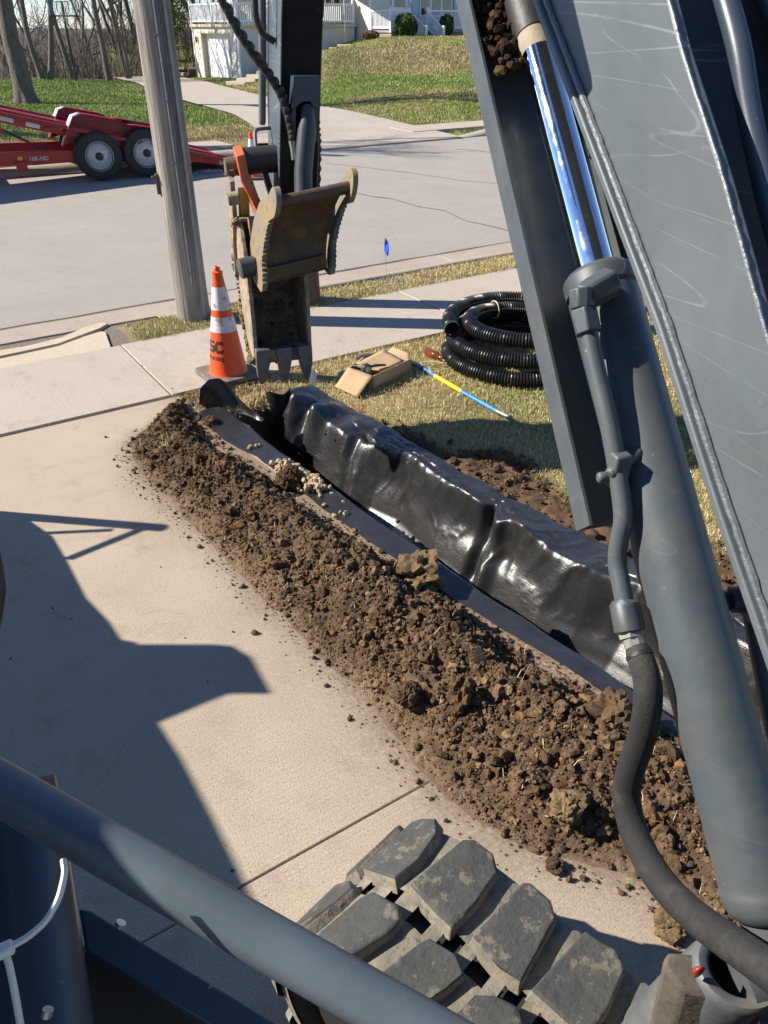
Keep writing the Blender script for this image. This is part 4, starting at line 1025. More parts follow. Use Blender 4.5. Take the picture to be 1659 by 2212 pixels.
# bucket
buc = empty('bucket', (0, 0, 0)); buc.parent = EX
rl, rg_ = -.398, -.092
prof_b = [(3.60, .60), (3.66, .555), (3.76, .545), (3.88, .585), (3.98, .66), (4.05, .77), (4.08, .90), (4.07, 1.02), (4.02, 1.14), (3.94, 1.24), (3.86, 1.30), (3.78, 1.30)]
pb = smooth_path(prof_b, 60, 7)
def shell(pb, r0, r1, th, name, m, par):
    d = np.gradient(pb, axis=0); d /= np.linalg.norm(d, axis=1)[:, None]; nn = np.stack([d[:, 1], -d[:, 0]], 1)
    out = pb + nn * th
    n = len(pb); V = np.vstack([rfz(pb, r0), rfz(pb, r1), rfz(out, r0), rfz(out, r1)]); F = []
    for i in range(n - 1):
        F += [(i, i + 1, n + i + 1, n + i), (2 * n + i, 3 * n + i, 3 * n + i + 1, 2 * n + i + 1), (i, 2 * n + i, 2 * n + i + 1, i + 1), (n + i, n + i + 1, 3 * n + i + 1, 3 * n + i)]
    F += [(0, n, 3 * n, 2 * n), (n - 1, 3 * n - 1, 4 * n - 1, 2 * n - 1)]
    return MB().add(V, F, False).build(name, m, par)
shell(pb, rl, rg_, .018, 'bucket_shell', M_mud, buc)
inner = MB()
sidep = list(map(tuple, pb)) + [(3.72, 1.26), (3.64, 1.14), (3.60, 1.02), (3.585, .80)]
mb = MB(); mb.prism(rfz(sidep, rl - .012), (.022, 0, 0)); mb.build('bucket_side', M_mud, buc, .003)
mb = MB(); mb.prism(rfz(sidep, rg_ - .010), (.022, 0, 0)); mb.build('bucket_side', M_mud, buc, .003)
mb = MB(); mb.prism([(rl, 3.585, .645), (rg_, 3.585, .645), (rg_, 3.575, .585), (rl, 3.575, .585)], (0, .03, 0)); mb.build('cutting_edge', M_mud, buc, .003)
def tooth(r, tilt):
    mb = MB(); w = .040
    V = [(r - w, 3.545, .665), (r + w, 3.545, .665), (r + w, 3.605, .665), (r - w, 3.605, .665),
         (r - w * .95 + tilt * .3, 3.545, .575), (r + w * .95 + tilt * .3, 3.545, .575), (r + w * .95 + tilt * .3, 3.610, .575), (r - w * .95 + tilt * .3, 3.610, .575),
         (r - w * .62 + tilt * .8, 3.56, .495), (r + w * .62 + tilt * .8, 3.56, .495), (r + w * .62 + tilt * .8, 3.595, .495), (r - w * .62 + tilt * .8, 3.595, .495),
         (r - w * .26 + tilt, 3.57, .455), (r + w * .26 + tilt, 3.57, .455), (r + w * .26 + tilt, 3.582, .455), (r - w * .26 + tilt, 3.582, .455)]
    F = [(0, 1, 2, 3), (15, 14, 13, 12)]
    for k in range(3):
        o = 4 * k
        for i in range(4): F.append((o + i, o + 4 + i, o + 4 + (i + 1) % 4, o + (i + 1) % 4))
    mb.add(V, F); return mb.build('tooth', M_tooth, buc, .004)
tooth(-.365, -.018); tooth(-.245, -.010); tooth(-.128, .006)
# mud stuck to the outside left wall and lip
n = 650; fz = pb[rng.integers(0, 60, n)]
pos = np.stack([np.where(rng.random(n) < .55, rl - .012 - rng.random(n) * .012, rng.uniform(rl, rg_, n)), fz[:, 0], fz[:, 1]], 1)
i2 = pos[:, 0] > rl; pos[i2, 1:] += rng.normal(0, .012, (i2.sum(), 2))
V, F, c = scatter_lumps([lump(ICO1, .4, 80 + k, 1.6) for k in range(5)], ICO1[1], pos, np.clip(.005 * (1 - rng.random(n)) ** -.55, .005, .026), np.array([.27, .195, .115]) * rng.uniform(.4, 1.2, (n, 1)))
o = fast_mesh('caked_mud', V, F, M_soil, c, False, buc); tag(o, kind='stuff')
# ears and links behind the bucket
mb = MB(); mb.prism(rfz([(3.80, 1.50), (3.86, 1.52), (4.12, 1.20), (4.10, .95), (4.04, .95), (3.98, 1.16), (3.84, 1.30)], -.43), (.025, 0, 0)); mb.build('hinge_ear', M_mud, buc, .003)
mb = MB(); mb.prism(rfz([(3.80, 1.46), (3.86, 1.46), (4.0, 1.22), (3.92, 1.18)], -.385), (.05, 0, 0)); mb.tube([(-.40, 3.88, 1.30), (-.33, 3.88, 1.30)], .012, 10); mb.build('coupler_plate', M_yellow, buc, .003)
mb = MB(); mb.prism(rfz([(3.72, 1.34), (3.84, 1.30), (3.84, 1.12), (3.70, 1.12)], -.36), (.04, 0, 0)); mb.build('coupler_plate', mat('rust_red_steel', (.24, .11, .07), (.30, .16, .10), 14, .7), buc, .003)
mb = MB(); mb.tube([(-.455, 3.74, 1.425), (-.40, 3.74, 1.43)], .034, 16); mb.build('ear_pin', M_mud, buc)

# thumb
thb = empty('thumb', (0, 0, 0)); thb.parent = EX
TA_ = R(9)
def th(r, f, z):
    u, w = r + .08, f - 3.42
    return (-.068 + u * math.cos(TA_) - w * math.sin(TA_), 3.42 + u * math.sin(TA_) + w * math.cos(TA_), z - .005 + .11 * u)
mb = MB(); mb.tube([th(-.255, 3.42, 1.487), th(.125, 3.42, 1.487)], .030, 22); mb.build('thumb_pipe', M_rust, thb)
pr = smooth_path([(3.425, 1.465), (3.47, 1.42), (3.515, 1.36), (3.545, 1.28), (3.55, 1.20), (3.535, 1.13), (3.50, 1.085)], 24, 5)
V = []
for f, z in pr:
    k = (z - 1.085) / (1.465 - 1.085); r0 = -.325 * (1 - k) + -.262 * k; r1 = .012 * (1 - k) + .075 * k
    V.append([th(r0, f, z), th(r1, f, z)])
V = np.array(V); n = len(V)
W2 = V + np.array([0, .02, 0]); P_ = np.vstack([V.reshape(-1, 3), W2.reshape(-1, 3)]); F = []
for i in range(n - 1): F += [(2 * i, 2 * i + 1, 2 * i + 3, 2 * i + 2), (2 * n + 2 * i, 2 * n + 2 * i + 2, 2 * n + 2 * i + 3, 2 * n + 2 * i + 1)]
F += [(0, 2 * n, 2 * n + 1, 1), (2 * n - 2, 2 * n - 1, 4 * n - 1, 4 * n - 2)]
MB().add(P_, F, True).build('thumb_plate', M_thumb, thb)
mb = MB(); mb.prism([th(-.33, 3.49, 1.165), th(.0, 3.49, 1.165), th(.01, 3.50, 1.095), th(-.34, 3.50, 1.095)], (0, .03, 0)); mb.build('thumb_edge', M_thumb, thb, .003)
def side_plate(r_top, r_bot, big, name):
    out = []
    for a_ in np.linspace(R(-60), R(200), 14): out.append((3.42 + big * math.cos(R(180) - a_) * -1 * -1, 1.487 + big * math.sin(a_)))
    pts = [(3.42 - .062 * math.cos(a_), 1.487 + big * math.sin(a_)) for a_ in np.linspace(R(-50), R(150), 14)]
    tail = [(3.62, 1.46), (3.70, 1.36), (3.74, 1.22), (3.72, 1.12), (3.60, 1.075), (3.50, 1.055), (3.475, 1.06)]
    saw = []
    zs = np.linspace(1.09, 1.40, 29)
    for i, z in enumerate(zs):
        f = 3.475 - .04 * math.sin((z - 1.09) / .31 * math.pi) * 0 - .0 + np.interp(z, [1.09, 1.2, 1.3, 1.40], [0, .045, .03, -.015])
        saw.append((f - (.008 + .010 * ((i * 37) % 11) / 11 if i % 2 else 0), z))
    P = pts[::1] + tail + saw
    V = [];
    for k_ in (0, 1):
        for f, z in P:
            kk = (z - 1.055) / .47; r = r_bot * (1 - kk) + r_top * kk
            V.append(th(r + .028 * k_, f, z))
    n = len(P)
    F = [tuple(range(n)), tuple(range(n, 2 * n))[::-1]] + [(i, n + i, n + (i + 1) % n, (i + 1) % n) for i in range(n)]
    return MB().add(V, F).build(name, M_thumbside, thb)
side_plate(-.285, -.365, .072, 'thumb_side_plate'); side_plate(.115, .015, .085, 'thumb_side_plate')
mb = MB(); mb.tube([th(-.43, 3.64, 1.15), th(-.425, 3.64, 1.15), th(-.345, 3.64, 1.15)], [.045, .052, .052], 20); mb.build('thumb_pin', M_dkgrey, thb)
mb = MB(); mb.tube([th(-.31, 3.62, 1.09), th(.0, 3.62, 1.09)], .025, 14); mb.build('thumb_shaft', M_mudin, thb)

# rubber track
trk = empty('rubber_track', (0, 0, 0)); trk.parent = EX
TO = np.array([.151, 1.018]); TD = np.array([.731, -.682]); TN = np.array([.682, .731])
def tw(l, w, z): return to_m([TO[0] + l * TD[0] + w * TN[0], TO[1] + l * TD[1] + w * TN[1], z])
RT, CZ, LEN = .25, .285, 2.3
PER = 2 * LEN + 2 * math.pi * RT
def belt(s, h=0.0):                        # s = 0 at the top above the front idler, growing forward and down
    if s < 0: return (-s, CZ + RT + h, 0.0)
    if s < math.pi * RT:
        a = s / RT; return (-(RT + h) * math.sin(a), CZ + (RT + h) * math.cos(a), a)
    return (s - math.pi * RT, CZ - RT - h, math.pi)
def bpt(s, w, h): l, z, _ = belt(s, h); return tw(l, w, z)
S = np.arange(-2.2, math.pi * RT + 2.2, .016); prof_w = [(-.325, -.03), (-.325, -.006), (-.315, 0.0), (-.14, .002), (-.128, .0), (-.075, .0), (-.063, .002), (.105, 0.0), (.115, -.006), (.115, -.03)]
V = np.array([[bpt(s, w, h + (.005 * math.exp(-((((s + .08 * (w < -.1)) / .16) % 1 - .5) / .10) ** 2) if -.31 < w < .10 else 0) + (.0025 * float(vn(np.array(s * 30), np.array(w * 30), 5)) if h > -.01 else 0)) for (w, h) in prof_w] for s in S])
nS, nW = V.shape[:2]
Fm = gridF(nS, nW)
# square holes along the middle of the belt
keep = []
for fi, f in enumerate(Fm):
    i, j = divmod(f[0], nW); ph = (S[i] / .0812 + .30) % 1
    keep.append(not (j == 4 and ph < .46))
Fm = Fm[np.array(keep)]
MB().add(V.reshape(-1, 3), [tuple(f[::-1]) for f in Fm], True).build('track_belt', M_carc, trk)
innr = np.array([[bpt(s, w, -.03) for w in (-.32, .11)] for s in S]); MB().grid(innr).build('track_lining', M_black, trk)
lug_r = [(-.052, -.062), (-.040, .095), (-.022, .108), (.022, .108), (.048, .085), (.062, .0), (.060, -.068), (.018, -.070)]
lug_l = [(-.062, -.300), (-.045, -.160), (-.030, -.135), (.025, -.132), (.055, -.150), (.050, -.19), (.030, -.270), (.010, -.318), (-.045, -.318)]
def lug(s0, outline, k):
    # each tread block is bent with the belt; slightly chewed corners
    h0, h1 = -.004, .034; V = []; n = len(outline); rnd = np.random.default_rng(500 + k)
    c = np.mean(outline, 0)
    ch = rnd.normal(0, .0045, (n, 2)); 
    for (h, sc) in ((h0, 1.22), (h0 + .020, 1.15), (h1 - .004, 1.12), (h1, 1.07)):
        for (dl2, w), e in zip(outline, ch):
            V.append(bpt(s0 - (c[0] + (dl2 - c[0]) * sc + e[0]), c[1] + (w - c[1]) * sc + e[1], h + rnd.normal(0, .0008)))
    cen = [bpt(s0 - c[0], c[1], h1 + .001)]
    F = []
    for L_ in range(3): F += [(L_ * n + i, L_ * n + (i + 1) % n, (L_ + 1) * n + (i + 1) % n, (L_ + 1) * n + i) for i in range(n)]
    F += [(3 * n + i, 3 * n + (i + 1) % n, 4 * n) for i in range(n)]
    mb = MB().add(V + cen, F); mb.MI = [1] * (2 * n) + [0] * (2 * n); return mb.build('tread_block', [M_rubber, M_carc], trk, .004)
k = 0
for i in range(-9, 8):
    lug(-.008 - (-.16) * i * -1 * -1, lug_r, k); k += 1
    lug(.075 + .16 * i, lug_l, k); k += 1
mb = MB(); mb.tube([tw(0, -.28, CZ), tw(0, .07, CZ)], .20, 32); mb.build('idler_wheel', M_black, trk)
mb = MB(); mb.box((0, 0, 0), (1.9, .22, .2)); mb.V = [np.array([tw(1.05 + p[0], -.1 + p[1], .30 + p[2]) for p in mb.V[0]])]; mb.build('track_frame', M_dkgrey, trk)

# casting at the foot of the boom (lower right)
cst = empty('swing_post', (0, 0, 0)); cst.parent = EX
def W_(x, y, dep): return to_m(Dp(x, y, dep))
M_cast = paint('casting_paint', (.085, .10, .112), scratch=(.22, .22, .21), dust=.6, dustc=(.24, .18, .105))
cc = W_(1602, 2088, 1.27); a = np.linspace(0, 2 * math.pi, 48, endpoint=False)
ax_n = np.array([.06, -.16, .98]); ax_n /= np.linalg.norm(ax_n); e1 = np.cross(ax_n, [0, 1, 0]); e1 /= np.linalg.norm(e1); e2 = np.cross(ax_n, e1)
V = []
for (ro, ri_, h_) in ((.083, 0, -.36), (.080, 0, -.16), (.077, 0, -.06), (.0745, 0, -.014), (.072, 0, -.005), (.067, 0, 0), (.055, 0, -.001), (.049, 0, -.006), (.047, 0, -.014), (.046, 0, -.13)):
    ro *= 1.10; V.append(cc + ax_n * h_ + ro * (np.cos(a)[:, None] * e1 + np.sin(a)[:, None] * e2 * .82))
V = np.array(V); n = 48
F = [(i * n + j, i * n + (j + 1) % n, (i + 1) * n + (j + 1) % n, (i + 1) * n + j) for i in range(len(V) - 1) for j in range(n)]
MB().add(V.reshape(-1, 3), F, True).build('pin_boss', M_cast, cst)
MB().add((cc - ax_n * .075 + .0512 * (np.cos(a)[:, None] * e1 + np.sin(a)[:, None] * e2 * .82)), [tuple(range(48))]).build('boss_dirt', mat('packed_dust', (.30, .22, .13), (.22, .16, .09), 30, .9, bs=.8), cst)
P = [cc + np.array(p) for p in ((.02, -.06, -.02), (.30, -.10, -.02), (.30, .10, -.02), (.02, .06, -.02))]
MB().prism(P, (.0, -.01, -.4)).build('post_body', M_cast, cst, .014)
P = [cc + np.array(p) for p in ((-.060, -.030, -.010), (-.060, .040, .0), (-.105, .055, .004), (-.124, .040, -.002), (-.112, .0, -.012))]
MB().prism(P, (.012, -.03, -.40)).build('post_flange', mat('dusty_brown_plate', (.062, .054, .046), (.11, .09, .068), 12, .9, bs=.6, spots=(.05, .04, .03), spot_scale=16), cst, .008)
rv = lump(ICO2, .5, 91, 2.0) * np.array([.010, .006, .017]) + W_(1507, 2098, 1.235)
rv = rv; fast_mesh('grease_blob', rv, ICO2[1], mat('red_grease', (.36, .045, .035), (.16, .03, .02), 160, .35), None, True, cst)
mb = MB(); mb.tube([to_m(Dp(-22, 1190, .62)), to_m(Dp(-14, 1230, .62)), to_m(Dp(-8, 1275, .62)), to_m(Dp(-14, 1320, .62)), to_m(Dp(-24, 1365, .62))], .0075, 14); mb.build('mirror_rim', M_black, EX)

# front guard bar, channel and post at the lower left
A1 = np.array([-.372, .412, 1.732]); A2 = np.array([.10, .215, 1.616]); dv_ = (A2 - A1)
mb = MB(); mb.tube([to_m(A1 - dv_ * .9), to_m(A1), to_m(A1 + dv_ * .5), to_m(A2)], .0185, 40); mb.build('guard_bar', paint('guard_bar_paint', (.098, .122, .138), scratch=(.12, .14, .15), rough=.25, sscale=5), EX)
ch = [Dp(166, 1960, .80), Dp(200, 1965, .80), Dp(820, 2330, .80), Dp(700, 2390, .78), Dp(188, 2060, .79)]
mb = MB(); mb.prism([to_m(p) for p in (Dp(170, 1962, .80), Dp(196, 1968, .80), Dp(790, 2330, .80), Dp(640, 2330, .78), Dp(186, 2058, .785))], np.array([-.004, .012, -.018])); mb.build('floor_channel', M_navy, EX, .003)
mb = MB(); mb.prism([to_m(p) for p in (Dp(186, 2058, .785), Dp(640, 2330, .78), Dp(560, 2420, .80), Dp(150, 2200, .84))], np.array([-.004, .02, -.01])); mb.build('floor_panel', M_black, EX, .002)
mb = MB(); mb.tube([to_m(Dp(30, 1700, .78)), to_m(Dp(55, 1860, .76)), to_m(Dp(95, 2240, .70)), to_m(Dp(120, 2500, .66))], [.040, .040, .043, .045], 28); mb.build('guard_post', M_navy, EX)
mb = MB(); mb.tube([to_m(Dp(258, 2000, .79)), to_m(Dp(262, 1992, .79))], .0055, 12); mb.build('rivet', M_zinc, EX); mb = MB(); mb.tube([to_m(Dp(100, 2195, .62)), to_m(Dp(104, 2180, .62))], .0045, 12); mb.build('rivet', M_zinc, EX)
# cab round the driver's seat: roof, corner posts, unseen left panel added to shade the guard bar
mb = MB(); mb.box(to_m((-.20, -.30, 2.62)), (1.02, 1.25, .07)); mb.build('cab_roof', M_dkgrey, EX, .03)
for x, y in ((-.66, -.30), (-.62, -.85), (.22, -.85)):
    mb = MB(); mb.box(to_m((x, y, 1.75)), (.06, .06, 1.70)); mb.build('cab_post', M_dkgrey, EX, .01)
mb = MB(); mb.box(to_m((-.74, .22, 1.56)), (.03, .80, 1.14)); mb.build('bar_shade_panel', M_dkgrey, EX, .01)
mb = MB(); mb.box(to_m((-.25, -.55, 1.0)), (1.0, .9, .12)); mb.build('cab_floor', M_dkgrey, EX, .01)
mb = MB(); mb.box(to_m((.35, -.35, .80)), (1.7, 1.5, .35)); mb.build('house_frame', M_dkgrey, EX, .02)

# cable tie on the guard
def tie():
    P = smooth_path([Dp(137, 1858, .50), Dp(141, 1885, .495), Dp(128, 1940, .49), Dp(100, 1990, .485), (Dp(60, 2025, .48)), Dp(14, 2050, .478), Dp(-20, 2062, .48)], 60, 7)
    mb = MB(); mb.tube(P, .0022, 8, flat=1.6)
    Q = smooth_path([Dp(8, 2050, .478), Dp(20, 2085, .475), Dp(33, 2150, .472), Dp(52, 2260, .47)], 40, 5); mb.tube(Q, .0022, 8, flat=1.6)
    mw = mat('white_nylon', (.72, .69, .60), (.66, .63, .55), 30, .4)
    base = Dp(10, 2050, .478); o = mb.build('cable_tie', mw, None, 0, loc=base)
    tag(o, 'loose white nylon cable tie looped round the dark guard post', 'cable tie')
    h = MB(); h.box(to_m(Dp(10, 2052, .476)) * 0 + (Dp(10, 2052, .476) - base), (.011, .008, .008), .5); h.build('tie_head', mw, o, .002)
tie()
# ================================================================== POLES, CONES, FLAG
M_pole = bpy.data.materials.new('weathered_wood'); nt, b = nodes_of(M_pole)
v = coords(nt, 'Object', (14, 14, .7)); n1 = tex_noise(nt, 1.6, 8, .72, v, .3); v2 = coords(nt, 'Object', (60, 60, 1.4)); n2 = tex_noise(nt, 1.0, 5, .7, v2)
n0 = tex_noise(nt, 1.2, 4, .6, coords(nt))
c_ = ramp(nt, n1.outputs[0], [(.25, (.07, .062, .056)), (.42, (.20, .178, .155)), (.58, (.33, .30, .262)), (.8, (.41, .365, .31))]).outputs[0]
c2 = ramp(nt, n2.outputs[0], [(.28, (.35, .33, .32)), (.5, (1, 1, 1))]).outputs[0]
c_ = mix(nt, 1.0, c_, c2, 'MULTIPLY'); c_ = mix(nt, ramp(nt, n0.outputs[0], [(.5, (0, 0, 0)), (.75, (.4, .4, .4))]).outputs[0], c_, (.36, .28, .19))
nt.links.new(c_, b.inputs['Base Color']); b.inputs['Roughness'].default_value = .9
bump(nt, b, n2.outputs[0], .7, .01, bump(nt, b, n1.outputs[0], .8, .02))
M_polebr = mat('brown_wood', (.085, .045, .028), (.15, .085, .05), 10, .85, bs=.7, bscale=30, scl=(8, 8, .6))
def pole(name, base, r0, r1, h, m, label):
    n, sds = 60, 40; rnd = np.random.default_rng(int(r0 * 1e4)); V = []
    a = np.linspace(0, 2 * math.pi, sds, endpoint=False)
    cracks = rnd.uniform(0, 2 * math.pi, 9)
    for i, z in enumerate(np.linspace(-.1, h, n)):
        r = r0 + (r1 - r0) * z / h + .012 * math.exp(-z * 6)
        rr = r * (1 + .012 * np.array([float(fbm(np.array(math.cos(x) * 2.), np.array(z * .6 + math.sin(x) * 2), 3, 3)) for x in a]))
        for c in cracks:
            w = np.exp(-((np.angle(np.exp(1j * (a - c - .12 * math.sin(z * .8 + c)))) / .07) ** 2)); rr = rr - .011 * w * (.5 + .5 * math.sin(z * 1.3 + c * 3))
        V.append(np.stack([rr * np.cos(a), rr * np.sin(a), np.full(sds, z)], 1))
    V = np.array(V)
    F = [(i * sds + j, i * sds + (j + 1) % sds, (i + 1) * sds + (j + 1) % sds, (i + 1) * sds + j) for i in range(n - 1) for j in range(sds)] + [tuple((n - 1) * sds + j for j in range(sds))]
    o = empty(name, base); tag(o, label, 'utility pole')
    MB().add(V.reshape(-1, 3), F, True).build('pole_shaft', m, o); return o
pb_ = G(420, 690)
up = pole('utility_pole', pb_, .137, .118, 10.5, M_pole, 'weathered grey wooden utility pole with cables stapled down it, in the grass by the kerb')
def polewire(ang, r, z0, z1, wob, m=M_hoseblk):
    P = [((.136 - .0018 * z + r * .8) * math.cos(ang + wob * math.sin(z * 1.7)), (.136 - .0018 * z + r * .8) * math.sin(ang + wob * math.sin(z * 1.7)), z) for z in np.linspace(z0, z1, 60)]
    MB().tube(P, r, 8).build('cable', m, up)
M_lead = mat('grey_cable', (.16, .17, .19), (.12, .125, .14), 20, .6)
polewire(R(-68), .011, .35, 6, .02, M_lead); polewire(R(-38), .012, .05, 6, .015, mat('pale_conduit', (.33, .32, .30), (.26, .25, .24), 20, .7)); polewire(R(-52), .005, .1, 6, .05, M_lead)
for k, z in enumerate(np.arange(.45, 3.2, .42)):
    a_ = R(-68 + 3 * (k % 2)); MB().box((.141 * math.cos(a_), .141 * math.sin(a_), z), (.05, .012, .010), a_ + R(90)).build('staple', M_lead, up)
mb = MB(); a_ = R(188); q = G(0, 0, 0) * 0
mb.box((-.128, -.06, 1.12), (.03, .045, .15), .3); mb.tube([(-.135, -.075, 1.17), (-.165, -.085, 1.17)], .016, 6, smooth=False); mb.build('rusty_bracket', M_rust, up, .004)
pole('utility_pole', G(661, 655), .128, .11, 10.5, M_polebr, 'dark brown wooden pole mostly hidden behind the hanging bucket')

M_cone = mat('orange_plastic', (.78, .085, .012), (.70, .075, .012), 6, .42, bs=.06, bscale=60, spots=(.45, .10, .04), spot_scale=16, spot_at=.70)
M_coll = mat('scuffed_white_band', (.62, .55, .56), (.70, .64, .64), 14, .5, spots=(.36, .27, .26), spot_scale=22, spot_at=.56)
M_cbase = mat('dusty_black_rubber', (.10, .088, .075), (.19, .165, .135), 12, .85, bs=.4, bscale=80)
def cone(base, h, rz, label, logo):
    o = empty('traffic_cone', base, rz); tag(o, label, 'traffic cone', 'orange traffic cones with white bands')
    s = h / .90
    mb = MB(); w = .222 * s; c = .03 * s
    P = [(-w + c, -w), (w - c, -w), (w, -w + c), (w, w - c), (w - c, w), (-w + c, w), (-w, w - c), (-w, -w + c)]
    mb.prism([(x, y, .042 * s) for x, y in P], (0, 0, -.040 * s)); mb.build('base', M_cbase, o, .008 * s, 3)
    rad = lambda z: s * np.interp(z / s, [.04, .90], [.158, .031])
    prof = [(rad(.04 * s) + .006 * s, .040 * s), (rad(.05 * s) + .002, .052 * s)] + [(rad(z), z) for z in np.linspace(.06, .84, 16) * s] + [(rad(.845 * s) + .003 * s, .85 * s), (rad(.85 * s) + .003 * s, .865 * s), (.024 * s, .872 * s), (.024 * s, .90 * s), (.020 * s, .905 * s), (.016 * s, .90 * s), (.015 * s, .86 * s)]
    MB().lathe(prof, 48).build('cone_body', M_cone, o)
    for z0, z1 in ((.40, .52), (.575, .755)):
        MB().lathe([(rad(z * s) + .0022 * s, z * s) for z in (z0, z0 + .001, z1 - .001, z1)], 48, caps=False).build('white_band', M_coll, o)
    if logo:
        def lettering(body, size, zc, ang_end, name, bold=0.0, wide=1.0):
            cu = bpy.data.curves.new(name, 'FONT'); cu.body = body; cu.size = size; cu.offset = bold; cu.resolution_u = 2
            tmp = bpy.data.objects.new(name, cu); C.objects.link(tmp)
            bpy.context.view_layer.update()
            me = bpy.data.meshes.new_from_object(tmp.evaluated_get(bpy.context.evaluated_depsgraph_get()))
            bpy.data.objects.remove(tmp)
            bm = bmesh.new(); bm.from_mesh(me)
            bmesh.ops.triangulate(bm, faces=bm.faces[:]); bmesh.ops.subdivide_edges(bm, edges=[e for e in bm.edges if e.calc_length() > size * .12], cuts=3, use_grid_fill=True)
            xm = max(v_.co.x for v_ in bm.verts)
            for v_ in bm.verts:
                z = zc + v_.co.y; r = rad(z) + .0018
                a_ = ang_end + (v_.co.x - xm) * wide / rad(zc)
                v_.co = (r * math.cos(a_), r * math.sin(a_), z)
            bm.to_mesh(me); bm.free()
            me.materials.clear(); me.materials.append(mat('black_print', (.02, .018, .018), None, 20, .5))
            t_ = bpy.data.objects.new(name, me); C.objects.link(t_); t_.parent = o
        def blocks(rects, ang_end, zc, name):           # stencil letters as curved blocks
            mb = MB()
            for (x0, x1, y0, y1) in rects:
                g = np.array([[((rad(zc + y) + .0018) * math.cos(ang_end + x / rad(zc)), (rad(zc + y) + .0018) * math.sin(ang_end + x / rad(zc)), zc + y) for x in np.linspace(x0, x1, 5)] for y in (y0, y1)])
                mb.grid(g)
            mb.build(name, mat('black_print', (.02, .018, .018), None, 20, .5), o)
        e = logo
        C1 = [(-.050, -.028, .062, .085), (-.022, 0, .062, .085), (-.050, -.028, 0, .023), (-.022, 0, 0, .023), (-.062, -.042, .014, .071), (-.018, 0, .060, .064), (0, .010, .058, .080), (0, .010, .006, .028)]
        S1 = [(-.135, -.070, .066, .085), (-.140, -.118, .036, .080), (-.135, -.066, .034, .052), (-.088, -.066, .006, .048), (-.135, -.070, 0, .019)]
        blocks(C1, e, .205, 'logo_letter'); blocks(S1, e, .205, 'logo_letter')
        lettering('contracting', .050, .155, e + .06, 'lettering', .0009, .92)
    return o
cb = G(495, 812); cone((cb[0], cb[1], .008), .785, .62, 'large clean orange cone with black lettering at the far end of the trench', -1.62 - .62 + .03)
cone((-2.18, 13.9, .0), .71, .2, 'small distant orange cone beside the lowered trailer ramp across the street', None)
fb = G(836, 601)
fo = empty('utility_flag', fb); tag(fo, 'bright blue marker flag on a thin wire in the grass strip', 'marker flag')
MB().tube([(0, 0, -.02), (-.012, 0, .2), (-.03, 0, .40)], .0018, 6).build('wire', M_lead, fo)
g = np.array([[(-.030 + .075 * u * .55 - .02 * v_ * 0 + .012 * (1 - v_), .018 * math.sin(u * 4 + v_ * 2), .40 - .13 * v_ * (1 - .1 * u) - .075 * u * .9) for u in np.linspace(0, 1, 8)] for v_ in np.linspace(0, 1, 8)])
mb = MB(); mb.grid(g); q_ = mb.build('flag', mat('blue_plastic', (.01, .10, .75), (.01, .09, .65), 10, .4), fo)
# white paper tag beside the trench end
pt = G(677, 822)
g = np.array([[(.045 * (u - .5) + .02 * (1 - v_), .012 * math.sin(u * 3.0), .005 + .12 * (1 - v_) - .02 * u) for u in np.linspace(0, 1, 8)] for v_ in np.linspace(0, 1, 8)])
o = MB().grid(g).build('paper_tag', mat('white_paper', (.78, .77, .78), (.72, .71, .72), 20, .6), None); o.location = tuple(pt + np.array([0, -.12, .01])); tag(o, 'curled white paper tag standing at the far end of the fabric', 'paper tag')

